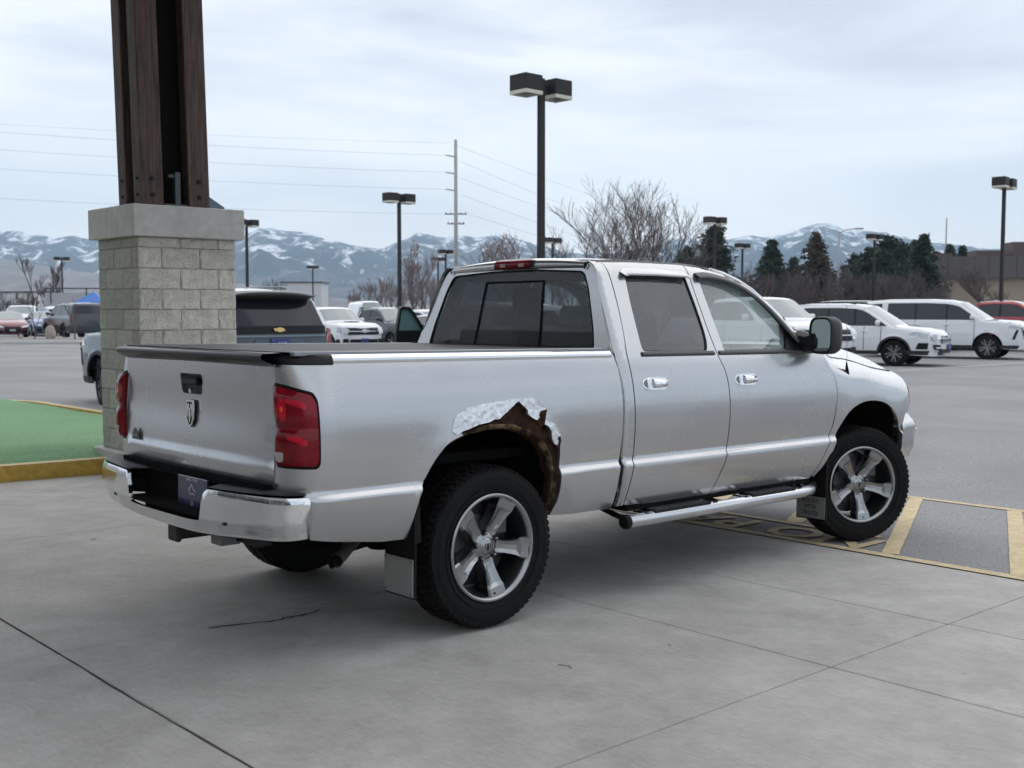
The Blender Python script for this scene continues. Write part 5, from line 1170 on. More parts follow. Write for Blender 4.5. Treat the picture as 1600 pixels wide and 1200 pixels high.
for i in range(17):
    y = -.74 + 1.48 * i / 16; e = abs(y) / .74; zt = 1.915 - .05 * e ** 2.5; th = .115 * (1 - e ** 5) + .012; xo = .10 * e ** 3
    rows.append([(.42 + xo, y, zt + .012), (.14 + xo, y, zt), (.04 + xo, y, zt - .02), (.03 + xo, y, zt - th * .6), (.10 + xo, y, zt - th), (.35 + xo, y, zt - th + .02)])
grid('roof_spoiler', rows, blackg, v)
for s in (-1, 1):
    b = MB(); b.tube([(.9, s * .66, 1.97), (1.0, s * .66, 2.0), (2.9, s * .66, 2.0), (3.1, s * .66, 1.96)], .018, 6); b.build('roof_rail', mat('rail_grey', (.3, .31, .33), .4, metal=.6), v, smooth=True)
text_mesh('plate_lettering', 'TYLER', .055, wt, v, depth=.001, matrix=Matrix(((0, 0, -1, -.115), (-1, 0, 0, 0), (0, 1, 0, 1.14), (0, 0, 0, 1))))
# --- right hand row
G1 = 'vehicles parked beyond the front of the pickup'
v = vehicle('parked_suv', 'suv', 'white suv with black arch trim angled to the right ahead of the pickup mirror', 'suv', PW, (3.86, -.86), (11.04, 32.3), (.83, -.56), hi=True, arch=cladd, front=F_suv, rear=Rr, group=G1)
for s in (-1, 1):
    b = MB(); b.tube([(.7, s * .63, 1.78), (.85, s * .63, 1.83), (2.4, s * .63, 1.835), (2.65, s * .63, 1.79)], .02, 6); b.build('roof_rail', cladd, v, smooth=True)
v = vehicle('parked_suv', 'big_suv', 'long white suv with chrome bar grille right of the smaller white suv', 'suv', PW, (4.28, -.93), (15.5, 36.5), (.84, -.54), hi=True, front=F_bsuv, rear=Rr, group=G1)
vehicle('parked_pickup', 'pickup', 'red pickup parked behind the long white suv at the right', 'pickup truck', PRD, (4.96, -.93), (20.7, 42.5), (.83, -.56), front=F_truck, rear=Rr, group=G1)
vehicle('parked_suv', 'suv', 'white suv at the far right end behind the red pickup', 'suv', PW, (3.86, -.86), (26.6, 46.5), (.83, -.56), front=F_suv, rear=Rr, group=G1)
vehicle('parked_pickup', 'pickup', 'white pickup with slatted grille half hidden behind the door mirror', 'pickup truck', PW, (5.98, 0), (7.85, 27.6), (.40, -.92), hi=True, front=F_truck, rear=Rr, group=G1)
vehicle('parked_suv', 'big_suv', 'black suv roof showing above the white suv with arch trim', 'suv', PBK, (4.28, -.93), (15.3, 43.0), (.83, -.56), rear=Rr, group=G1)
vehicle('parked_suv', 'big_suv', 'graphite suv roof showing above the long white suv', 'suv', PGR, (4.28, -.93), (18.6, 45.2), (.83, -.56), rear=Rr, group=G1)
vehicle('parked_suv', 'suv', 'white suv at the left end of the far row behind the windshield pillar', 'suv', PW, (3.86, -.86), (12.6, 48.0), (.83, -.56), rear=Rr, group=G1)
# --- middle group behind the bed
G2 = 'vehicles parked beyond the pickup bed'
v = vehicle('parked_pickup', 'pickup', 'white pickup with black grille seen between the blue suv and the cab', 'pickup truck', PW, (5.95, 0), (-5.95, 45.0), (.60, -.80), z=-.25, hi=True, arch=cladd, front=F_truck, rear=Rr, group=G2)
b = MB(); b.box((4.95, 0, 1.375), (.45, .5, .03), bev=.01); b.build('hood_scoop', blackg, v)
vehicle('parked_pickup', 'pickup', 'navy pickup just behind and right of the white pickup', 'pickup truck', PNV, (5.9, 0), (-4.0, 49.5), (.60, -.80), z=-.25, front=F_truck, rear=Rr, group=G2)
vehicle('delivery_van', 'van', 'white high roof van far beyond the white pickup', 'van', PW, (2.8, 0), (-9.9, 76), (.35, -.94), z=-.2, group=G2)
vehicle('parked_car', 'sedan', 'silver car whose red tail light shows left of the open black door', 'car', PSV, (.05, .86), (-3.50, 33.5), (.25, .97), rear=[('tail_light', rect(.60, .86, .62, .86), tlm, .012, True)], group=G2)
vehicle('parked_suv', 'suv', 'white suv roof just left of the cab beyond the open black door', 'suv', PW, (4.0, 0), (-3.3, 56), (.6, -.8), z=-.2, group=G2)
v = vehicle('parked_suv', 'suv', 'black suv with its door standing open behind the cab', 'suv', PBK, (3.55, .93), (-2.0, 26.0), (-.6, .8), z=.0, hi=True, group=G2)
d_ = empty('open_door', (3.50, .97, 0), R(-72), v)   # hinge at the front edge, swung outwards
dz = rnd([(-1.05, .36), (-.02, .36), (.0, .95), (-.02, 1.14), (-.30, 1.40), (-.52, 1.60), (-.66, 1.70), (-.98, 1.70), (-1.06, 1.15)], .05); dw = rnd([(-.98, 1.16), (-.14, 1.16), (-.36, 1.38), (-.56, 1.56), (-.70, 1.63), (-.93, 1.63)], .04)
ds = lambda u, v_, dd: (u, .03 - dd - .12 * max(0, v_ - 1.1) ** 1.2, v_)
dp = panel('door_skin', dz, [dw], ds, PBK, d_, step=.2, depth=.06); panel('door_glass', dw, [], lambda u, v_, dd: ds(u, v_, dd + .02), mat('teal_glass', (.10, .20, .20), .05, coat=1, spec=1), d_, step=.2, depth=0)
panel('door_card', dz, [dw], lambda u, v_, dd: ds(u, v_, .065), blackp, d_, step=.2, depth=0)
b = MB(); b.box((-.30, -.06, .90), (.5, .05, .05), bev=.01); b.box((-.12, .10, 1.22), (.10, .16, .15), bev=.04); b.build('armrest_and_mirror', blackp, d_)
# --- far left
G3 = 'vehicles parked at the far left'
vehicle('parked_car', 'sedan', 'red sedan parked nose out at the far left', 'car', PMR, (4.75, 0), (-27.4, 61.5), (.50, -.87), front=F_sed, group=G3)
vehicle('parked_car', 'sedan', 'maroon car cut by the left edge of the photo', 'car', PMR, (4.75, 0), (-30.6, 63.0), (.50, -.87), front=F_sed, group=G3)
vehicle('parked_car', 'sedan', 'blue car between the red sedan and the dark suv', 'car', PBU, (4.75, 0), (-27.6, 67), (.5, -.87), front=F_sed, group=G3)
vehicle('parked_pickup', 'pickup', 'white pickup behind the red sedan at the far left', 'pickup truck', PW, (4.4, 0), (-32.0, 73), (.30, -.95), z=-.1, front=F_truck, group=G3)
vehicle('parked_suv', 'suv', 'white suv behind the blue car at the far left', 'suv', PW, (2.5, 0), (-30.9, 76), (-.5, .86), group=G3)
vehicle('parked_suv', 'big_suv', 'dark graphite suv facing left beside the column at the far left', 'suv', PGR, (0, 0), (-22.6, 60.0), (-.62, .78), rear=R_blue[:1], group=G3)
vehicle('parked_suv', 'suv', 'pale grey suv whose roof shows left of the column', 'suv', PSV, (2.5, 0), (-27.5, 84), (-.5, .86), group=G3)
# ------------------------------------------------------------ lot furniture
bronze = mat('dark_bronze_pole', (.022, .020, .022), .6, metal=.0, spec=.3, n=30, col2=(.032, .029, .030)); creaml = mat('lamp_lens_cream', (.62, .60, .50), .5)
def d2x(px, D): return (px - 800) / 1750 * D
HD = math.atan2(-.87, .94) + math.pi / 2
def make_pole(H):
    r = empty('light_pole'); b = MB(); b.box((0, 0, H / 2), (.155, .155, H), taper=.92); b.build('pole', bronze, r)
    b = MB(); b.lathe([(0, .30), (.75, .30), (.75, 0)], 16, axis='z'); b.build('concrete_base', conc, r)
    for s in (-1, 1):
        b = MB(); b.box((0, s * .13, H - .22), (.09, .22, .16)); a_ = b.build('arm', bronze, r)
        hcx = s * .53; ang = math.pi / 4 * 0
        b = MB(); b.box((0, hcx, H - .19), (.60, .60, .40), bev=.015); h_ = b.build('lamp_head', bronze, r)
        b = MB()
        for (c, d) in (((0, hcx - .28, H - .43), (.60, .03, .09)), ((0, hcx + .28, H - .43), (.60, .03, .09)), ((-.285, hcx, H - .43), (.03, .53, .09)), ((.285, hcx, H - .43), (.03, .53, .09))): b.box(c, d)
        b.build('lens_frame', creaml, h_)
        b = MB(); b.box((0, hcx, H - .395), (.5, .5, .02)); b.build('lens', mat('lamp_glass_grey', (.16, .16, .15), .3), h_)
    return r
def tree_copy(o, parent=None):
    c = o.copy(); COL.objects.link(c); c.parent = parent
    for ch in o.children: tree_copy(ch, c)
    return c
PH = 7.65
pole0 = make_pole(PH)
HEADROT = math.atan2(.87, .94) - math.pi / 2 + math.pi   # heads axis: left head towards the camera
PL = [(845, 29.0, 'nearest light pole, tallest in the photo, rising behind the cab roof'), (625, 56.5, 'light pole with two box heads left of the utility pole'), (388, 76, 'light pole half hidden behind the column cap'), (100, 131, 'light pole at the far left above the red sedan'),
      (490, 158, 'small distant light pole above the blue suv roof'), (697, 115, 'distant light pole nearest the foot of the utility pole'), (685, 132, 'faint light pole left of its twin by the utility pole foot'), (863, 95, 'light pole peeking over the cab roof beside the nearest pole'),
      (1115, 74, 'light pole in front of the loose pine tree'), (1158, 104, 'small light pole left of the dark spruce'), (1363, 91, 'light pole rising out of the dark trees'), (1562, 52, 'light pole in front of the tan building at the right')]
for i, (px, D, lb) in enumerate(PL):
    o = pole0 if i == 0 else tree_copy(pole0); x = d2x(px, D); o.location = (x, D, groundz(x, D) - .02); o.rotation_euler = (0, 0, HEADROT + (0 if i < 2 else rng.uniform(-.12, .12)) + math.pi)
    tag(o, lb, 'light pole', 'twin headed light poles in the car lot')
# utility pole and wires
UD = 118.0; ux = d2x(713, UD); up = empty('utility_pole', (ux, UD, 0)); tag(up, 'tall pale utility pole with side arms and wires left of the nearest light pole', 'utility pole')
gpw = mat('weathered_pole', (.36, .345, .33), .85, n=2, col2=(.44, .42, .40)); dkw = mat('dark_hardware', (.06, .06, .065), .6)
def uz(py, D=UD): return CAMZ + (482 - py) * D / 1750
b = MB(); b.tube([(0, 0, 0), (0, 0, uz(222))], [.24, .17], 10); b.build('pole', gpw, up, smooth=True)
for py in (247, 273, 299):
    b = MB(); b.tube([(0, 0, uz(py) - .1), (-.55, 0, uz(py)), (-1.05, 0, uz(py) + .08)], [.07, .06, .05], 6); b.build('insulator_arm', dkw, up)
for py, w in ((336, 1.15), (351, .9)):
    b = MB(); b.box((0, 0, uz(py)), (w * 2, .10, .12)); a_ = b.build('cross_arm', dkw, up)
    for k in (-1, -.5, .5, 1):
        b = MB(); b.tube([(k * w * .9, 0, uz(py) + .05), (k * w * .9, 0, uz(py) + .22)], .04, 5); b.build('insulator', dkw, a_)
wirem = mat('wire', (.16, .165, .18), .6)
def wire(name, a, c, sag, rad, lb):
    P_ = []
    for i in range(21):
        t = i / 20; p = Vector(a).lerp(Vector(c), t); p.z -= sag * 4 * t * (1 - t); P_.append(p)
    b = MB(); b.tube(P_, rad, 4, cap=False); o = b.build(name, wirem); tag(o, lb, 'wire', 'overhead wires'); return o
DL = 92.0
for k, (p0_, pl_, ph) in enumerate([((706, 227), 176, 199), ((697, 246), 185, 230), ((697, 272), 212, 257), ((697, 298), 243, 285), ((702, 336), 292, 328)]):
    x1 = d2x(-330, DL); z1 = CAMZ + (482 - (pl_)) * DL / 1750; x0 = d2x(p0_[0], UD)
    wire('overhead_wire', (x0, UD, uz(p0_[1])), (x1, DL, z1), .4, .009 if k else .006, ['faint topmost wire left of the utility pole', 'second wire from the top left of the utility pole', 'middle wire left of the utility pole', 'fourth wire down left of the utility pole', 'lowest thick wire left of the utility pole'][k])
for k, (p0_, p1_) in enumerate([((717, 232), (1100, 352)), ((720, 255), (1100, 392)), ((722, 281), (1100, 398)), ((722, 307), (1100, 420)), ((732, 336), (1100, 425))]):
    wire('overhead_wire', (d2x(p0_[0], UD), UD, uz(p0_[1])), (d2x(p1_[0], 300), 300, CAMZ + (482 - p1_[1]) * 300 / 1750), 1.2, .012, ['faint topmost wire right of the utility pole', 'second wire falling to the right of the utility pole', 'middle wire falling to the right of the utility pole', 'fourth wire falling to the right of the utility pole', 'lowest wire falling to the right of the utility pole'][k])
# street lamp with curved arm, bare pole
sx_ = d2x(1308, 100); sl = empty('street_lamp', (sx_, 100, 0)); tag(sl, 'thin grey street lamp with a curved arm above the parked white suv', 'street lamp')
gal = mat('galvanised_grey', (.33, .35, .38), .5, metal=.5)
b = MB(); b.tube([(0, 0, 0), (0, 0, 8.5)], [.13, .09], 8); b.build('pole', gal, sl, smooth=True)
b = MB(); b.tube([(0, 0, 8.3), (.5, 0, 8.6), (1.4, 0, 8.72)], .05, 6); b.build('arm', gal, sl, smooth=True); b = MB(); b.box((1.75, 0, 8.72), (.75, .3, .14), bev=.04); b.build('lamp_head', gal, sl)
b = MB(); b.tube([(0, 0, 0), (0, 0, 13.7)], [.14, .10], 8); o = b.build('utility_pole', gpw, None, smooth=True); o.location = (d2x(1474, 150), 150, 0); tag(o, 'slim bare pole above the evergreens left of the tan building', 'pole')
# white line and far kerb strip with gravel
def gz(x, y, o=.006): return groundz(x, y) + o
rows = [[(lerp(10.19, 22.0, t) + dx, lerp(29.67, 39.5, t) + dy, .006) for t in np.linspace(0, 1, 12)] for dx, dy in ((-.05, .08), (.05, -.08))]
g = grid('parking_line', rows, white_line, None, smooth=False); g['kind'] = 'structure'
for k in range(4):
    a0 = np.array((12.6 + k * 3.4, 36.2 + k * 2.9)); hd_ = np.array((.83, -.56)); nn_ = np.array((.56, .83)) * .05
    p = [a0 - hd_ * 5 + nn_, a0 + hd_ * .6 + nn_, a0 + hd_ * .6 - nn_, a0 - hd_ * 5 - nn_]
    g = mk('parking_line', [(*q, .006) for q in p], [(0, 1, 2, 3)], white_line); g['kind'] = 'structure'
curbm = mat('pale_curb', (.48, .48, .47), .85, n=4, col2=(.58, .57, .55)); gravm = mat('gravel', (.20, .185, .17), .95, n=7, col2=(.36, .33, .31), bump=(15, .8, .05))
ym = 52.5
b = MB(); b.box((-38, ym, .07), (40, .18, .15), bev=.02); o = b.build('far_curb', curbm); o['kind'] = 'structure'
b = MB(); b.box((-38, ym + 3.2, .05), (40, 6.2, .10)); o = b.build('gravel_bed', gravm); o['kind'] = 'structure'
b = MB(); b.box((-38, ym + 6.4, .07), (40, .18, .15), bev=.02); o = b.build('far_curb', curbm); o['kind'] = 'structure'
def boulder(x, y, s, lb, seed):
    r2 = random.Random(seed); bm = bmesh.new(); bmesh.ops.create_icosphere(bm, subdivisions=2, radius=1)
    for v_ in bm.verts:
        n_ = mn.noise(v_.co * 1.7 + Vector((seed, 0, 0))); v_.co *= 1 + .28 * n_; v_.co = Vector((v_.co.x * s * .75, v_.co.y * s * .6, v_.co.z * s))
    me = bpy.data.meshes.new('boulder'); bm.to_mesh(me); bm.free(); me.materials.append(mat('sandstone', (.33, .27, .23), .9, n=5, col2=(.45, .38, .33), bump=(12, .6, .04))); o = link(bpy.data.objects.new('boulder', me)); o.location = (x, y, .10 + s * .75); tag(o, lb, 'boulder')
boulder(-23.9, 58.0, .40, 'upright tan boulder in front of the dark suv at the far left', 3)
boulder(-25.6, 58.4, .14, 'small flat rock left of the upright boulder', 5)
# tan building at the right
tb_ = empty('tan_building', (d2x(1467, 118), 118, 0), R(-4)); tag(tb_, 'low tan building with dark metal parapet at the right edge', 'building')
b = MB(); b.box((20, 8, 2.42), (40, 16, 4.84)); b.build('wall', mat('tan_stucco', (.33, .265, .20), .9, n=3, col2=(.38, .31, .24)), tb_)
b = MB(); b.box((19.6, 7.8, 5.95), (41.4, 17, 2.25)); pr = b.build('parapet', mat('dark_parapet', (.105, .092, .086), .7), tb_)
for k in range(30):
    b = MB(); b.box((-.9 + k * 1.4, -.72, 5.95), (.05, .05, 2.25)); b.build('parapet_seam', dkw, pr)
for (x, y, z_, dx, dz_) in ((6.6, 6, 7.5, 3.0, .9), (10.2, 6, 7.9, 2.6, 1.9), (1.5, 6, 7.35, 2.2, .6)):
    b = MB(); b.box((x, y, z_), (dx, 3, dz_)); b.build('rooftop_unit', mat('rooftop_unit', (.11, .075, .07), .7), tb_)
b = MB(); b.box((-2.8, 5, 1.6), (5.2, 10, 3.2)); b.build('side_wing', mat('dark_wing', (.045, .045, .05), .7), tb_)
b = MB(); b.box((-2.8, -.03, 2.35), (5.2, .05, .08)); b.build('wing_trim', curbm, tb_)
# pale building / frame at far left
fbx = d2x(124, 112); fb_ = empty('pale_shed', (fbx, 112, 0)); tag(fb_, 'pale grey shed with dark frame left of the column', 'building')
b = MB(); b.box((0, 0, 1.6), (5.0, 4, 3.2)); b.build('wall', mat('pale_siding', (.40, .40, .42), .8), fb_)
b = MB(); b.box((.2, -2.02, 3.62), (5.4, .1, .12)); b.box((-1.9, -2.02, 2.9), (.1, .1, 1.5)); b.box((1.6, -2.02, 2.9), (.1, .1, 1.5)); b.build('frame_beam', dkw, fb_)
t_ = MB(); t_.add([(-1.2, -1.2, 2.1), (1.2, -1.2, 2.1), (1.2, 1.2, 2.1), (-1.2, 1.2, 2.1), (0, 0, 3.0)], [(0, 1, 4), (1, 2, 4), (2, 3, 4), (3, 0, 4)]); te = empty('canopy_tent', (d2x(148, 90), 90, 0)); tag(te, 'bright blue canopy tent peeking out left of the column', 'tent'); t_.build('tent_top', mat('blue_canvas', (.05, .17, .50), .6), te)
for x, y in ((-1.1, -1.1), (1.1, -1.1), (1.1, 1.1), (-1.1, 1.1)):
    b = MB(); b.tube([(x, y, 0), (x, y, 2.1)], .03, 5); b.build('leg', gal, te)
# far white commercial boxes in the haze
for px, D, w, hh, lb in ((478, 260, 9, 7.5, 'small white building above the blue suv roof'), (-40, 240, 30, 5, 'long pale building behind the cars at the far left')):
    q = empty('far_building', (d2x(px, D), D, 0)); tag(q, lb, 'building'); b = MB(); b.box((0, 0, hh / 2), (w, 10, hh)); b.build('wall', mat('far_white', (.55, .55, .56), .8), q); b = MB(); b.box((0, 0, hh + .1), (w + .6, 10.6, .3)); b.build('roof', dkw, q)
# ------------------------------------------------------------ TREES
barkm = mat('winter_bark', (.075, .060, .055), .9, n=6, col2=(.13, .105, .095)); twigm = mat('winter_twigs', (.12, .095, .09), .9); fruitm = mat('dry_fruit', (.075, .035, .028), .8)
twig2 = mat('brown_brush_twigs', (.085, .068, .066), .95, n=.4, col2=(.15, .12, .115)); twig3 = mat('reddish_brush_twigs', (.20, .15, .145), .95, n=.3, col2=(.28, .22, .21))
def bare_tree(nm, x, y, H, lb, seed, spread=.9, fruit=0, trunks=1, depth_=5, tm_=None, thick=1.0, group=None, cat='tree', z=0, up=.35, kids=(2, 3, 3)):
    r2 = random.Random(seed); root = empty(nm, (x, y, z + groundz(x, y) - .05)); tag(root, lb, cat, group); rmin = max(.006, y * .00012)
    tr = MB(); tw = MB(); tips = []
    def br(p, d, L, rad, lev):
        n = 3; pts_ = [p]; q = p.copy(); dd = d.copy()
        for i in range(n):
            dd = (dd + Vector((r2.uniform(-1, 1), r2.uniform(-1, 1), r2.uniform(-.5, .9))) * .16).normalized(); q = q + dd * L / n; pts_.append(q.copy())
        (tr if lev < 2 else tw).tube(pts_, [max(rad * q_, rmin) for q_ in (1, .85, .72, .55)], 5 if lev < 2 else 3, cap=False)
        if lev >= depth_: tips.append(q); return
        k = r2.choice(kids) + (1 if lev >= 2 else 0)
        for i in range(k):
            t = r2.uniform(.35, 1.0) if i else 1.0; b0 = pts_[min(n, int(t * n + .5))]
            a = r2.uniform(0, 6.283); s = spread * r2.uniform(.45, 1.0); nd = (dd + Vector((math.cos(a), math.sin(a), up)) * s).normalized()
            br(b0, nd, L * r2.uniform(.58, .82), rad * .58, lev + 1)
    for k in range(trunks):
        a = r2.uniform(0, 6.28) if trunks > 1 else 0; d0 = Vector((math.cos(a) * .45 * (trunks > 1), math.sin(a) * .45 * (trunks > 1), 1)).normalized()
        br(Vector((math.cos(a) * .15, math.sin(a) * .15, 0)), d0, H * r2.uniform(.26, .34), .022 * H * thick, 0)
    tr.build('trunk', barkm, root, smooth=True); c = tw.build('twigs', tm_ or twigm, root)
    if fruit:
        fr = MB()
        for p in tips:
            for _ in range(fruit):
                if r2.random() < .6:
                    q = p + Vector((r2.gauss(0, .12), r2.gauss(0, .12), r2.gauss(-.05, .10))); fr.ball(q, r2.uniform(.022, .05), 4, 2)
        if fr.v: f_ = fr.build('dried_fruit', fruitm, root); f_['kind'] = 'stuff'
    return root
bare_tree('bare_tree', d2x(948, 44), 44, 7.6, 'bare fruiting tree right of the nearest light pole', 21, spread=.80, fruit=0, trunks=5, depth_=5, kids=(2, 3, 3), up=.35, thick=.42)
bare_tree('bare_tree', d2x(1015, 46), 46, 7.0, 'bare fruiting tree right of its twin behind the cab roof', 35, spread=.78, fruit=0, trunks=5, depth_=5, kids=(2, 2, 3), up=.35, thick=.42)
bare_tree('bare_tree', d2x(822, 60), 60, 7.2, 'small bare tree just left of the nearest light pole', 44, spread=.9, trunks=2, depth_=5, tm_=twig3)
bare_tree('bare_tree', d2x(62, 140), 140, 10.0, 'tall bare tree behind the red sedan at the far left', 5, spread=.55, trunks=2, depth_=5, thick=.8, up=.9)
bare_tree('bare_tree', d2x(655, 110), 110, 8.2, 'bare tree left of the cab behind the open black door', 17, spread=.6, trunks=2, depth_=5, tm_=twig3, up=.8)
bare_tree('bare_tree', d2x(430, 200), 200, 9.0, 'far bare tree above the blue suv roof', 18, spread=.6, trunks=2, depth_=4, tm_=twigm, up=.8)
bare_tree('young_tree', d2x(50, 57), 57, 2.6, 'staked sapling in front of the red sedan at the far left', 61, spread=.45, depth_=3, thick=.7, up=1.2)
bare_tree('young_tree', d2x(113, 57), 57, 2.9, 'young sapling in front of the dark suv at the far left', 62, spread=.45, depth_=3, thick=.7, up=1.2)
bare_tree('bare_tree', d2x(1555, 96), 96, 7.5, 'spreading bare tree before the tan building wall', 71, spread=1.0, trunks=3, depth_=5)
G4 = 'bare brown brush along the far side of the lot'
BR = [(1178, 92, 5.4), (1215, 96, 5.6), (1252, 90, 5.0), (1290, 97, 5.7), (1328, 92, 5.2), (1366, 96, 5.6), (1402, 92, 5.2), (1436, 98, 5.0), (1462, 95, 4.0)]
words = ['leftmost', 'second', 'third', 'fourth', 'fifth', 'sixth', 'seventh', 'eighth', 'rightmost']
for k, (px, D, H) in enumerate(BR):
    bare_tree('bare_shrub', d2x(px, D), D, H * 1.1, f'{words[k]} bare brown shrub from the left in the thicket behind the white suvs', 100 + k, spread=.8, trunks=7, depth_=4, tm_=twig2, thick=.5, group=G4, cat='shrub', up=.7)
for k, (px, D, H, lb) in enumerate([(585, 150, 5.2, 'reddish bare shrub above the white pickup'), (612, 155, 5.6, 'reddish bare shrub behind the pole left of the utility pole'), (560, 170, 4.0, 'low reddish shrub left of the white van'), (640, 150, 4.6, 'reddish bare shrub above the navy pickup'), (672, 130, 6.5, 'tall bare shrub against the left edge of the cab'),
        (10, 130, 3.4, 'low brown shrub at the left edge of the photo'), (40, 134, 3.8, 'brown shrub behind the white pickup at the far left'), (80, 138, 4.2, 'brown shrub behind the far left sapling'), (105, 136, 3.6, 'brown shrub at the foot of the far left light pole'), (850, 75, 4.6, 'bare shrub behind the cab roof by the nearest pole'), (905, 70, 4.6, 'bare shrub under the left fruiting tree'), (985, 66, 4.5, 'bare shrub between the two fruiting trees')]):
    bare_tree('bare_shrub', d2x(px, D), D, H * 1.25, lb, 200 + k, spread=.75, trunks=6, depth_=4, tm_=twig3 if k < 5 else twig2, thick=.5, group='scattered bare shrubs', cat='shrub', up=.7)
needm = mat('spruce_needles', (.018, .034, .024), .9, n=1.2, col2=(.045, .068, .042)); needb = mat('bronze_needles', (.055, .042, .032), .9, n=1.2, col2=(.10, .078, .058)); need2 = mat('grey_pine_needles', (.030, .042, .032), .9, n=1.5, col2=(.065, .078, .055))
def conifer(nm, x, y, H, rb, lb, seed, m, kind='spruce', dens_=1.0):
    r2 = random.Random(seed); root = empty(nm, (x, y, -.05)); tag(root, lb, 'evergreen tree')
    b = MB(); b.tube([(0, 0, 0), (r2.uniform(-.1, .1), 0, H * .55), (0, 0, H * .97)], [.035 * H * .7, .018 * H * .8, .01], 6); b.build('trunk', barkm, root, smooth=True)
    V = []; F = []; bo_ = MB(); n = int(H * 13 * dens_)
    lump = [(r2.uniform(0, 6.28), r2.uniform(.75, 1.15)) for _ in range(7)]
    for i in range(n):
        t = (i + r2.random()) / n; h = H * (.10 + .88 * t)
        if kind == 'spruce': L = rb * (1 - t) ** .8 * r2.uniform(.7, 1.15) + .15
        elif kind == 'round': L = rb * math.sqrt(max(.02, 1 - (2 * t - .9) ** 2)) * r2.uniform(.6, 1.1)
        else: L = rb * (.35 + .65 * math.sin(math.pi * min(1, t * 1.05) ** .9)) * r2.uniform(.5, 1.15)
        a = r2.uniform(0, 6.283); L *= 1 + .18 * math.sin(3 * a + seed + 5 * t); droop = -.25 if kind == 'spruce' else .15
        tip = Vector((L * math.cos(a), L * math.sin(a), h + L * droop)); base = Vector((0, 0, h)); bo_.tube([base, tip], [.02, .006], 3, cap=False)
        k = int((8 + L * 12) * dens_)
        for j in range(k):
            q = base.lerp(tip, r2.uniform(.25, 1.05)) + Vector((r2.gauss(0, .13), r2.gauss(0, .13), r2.gauss(-.03, .09))) * (1 + L * .25)
            s = r2.uniform(.12, .28); u = Vector((r2.gauss(0, 1), r2.gauss(0, 1), r2.gauss(0, .6))).normalized() * s; w = Vector((r2.gauss(0, 1), r2.gauss(0, 1), r2.gauss(0, 1))).normalized() * s * .55
            i0 = len(V); V += [q - u, q + w, q + u, q - w * .6]; F.append((i0, i0 + 1, i0 + 2, i0 + 3))
    bo_.build('branches', barkm, root); c = mk('crown', V, F, m, root); return root
for px, D, top_, rb, lb, k, m in ((1204, 112, 372, 3.6, 'broad dark spruce left of the bronze conifer', 'spruce', needm), (1272, 108, 362, 3.4, 'bronze brown conifer left of the thin street lamp', 'spruce', needb), (1113, 96, 352, 2.0, 'loose open pine behind the light pole right of the bare trees', 'pine', need2),
        (1072, 92, 386, 1.7, 'small round evergreen above the rear door of the cab', 'round', needm), (1362, 104, 388, 2.9, 'ragged dark pine just right of the street lamp', 'pine', needm), (1386, 112, 368, 3.0, 'tall dark pine in the middle of the evergreen group', 'pine', needm), (1412, 118, 380, 2.4, 'spruce right of the tall dark pine', 'spruce', need2),
        (1440, 112, 364, 3.0, 'pointed dark spruce left of the tan building', 'spruce', needm), (1480, 135, 380, 2.2, 'slim spruce beside the bare pole', 'spruce', needm), (1500, 138, 382, 1.9, 'slim spruce at the corner of the tan building', 'spruce', needm), (1398, 108, 386, 2.4, 'dark spruce tucked before the tall dark pine', 'spruce', needm), (1424, 120, 376, 2.2, 'spruce left of the pointed dark spruce', 'spruce', needm), (1461, 124, 392, 2.2, 'short spruce right of the pointed dark spruce', 'spruce', need2), (1336, 118, 398, 2.4, 'low dark pine behind the street lamp', 'pine', needm), (1238, 124, 400, 2.0, 'low spruce between the broad and the bronze conifers', 'spruce', need2)):
    H = CAMZ + (482 - top_) * D / 1750; conifer('evergreen_tree', d2x(px, D), D, H, rb, lb, px, m, k, dens_=1.9)
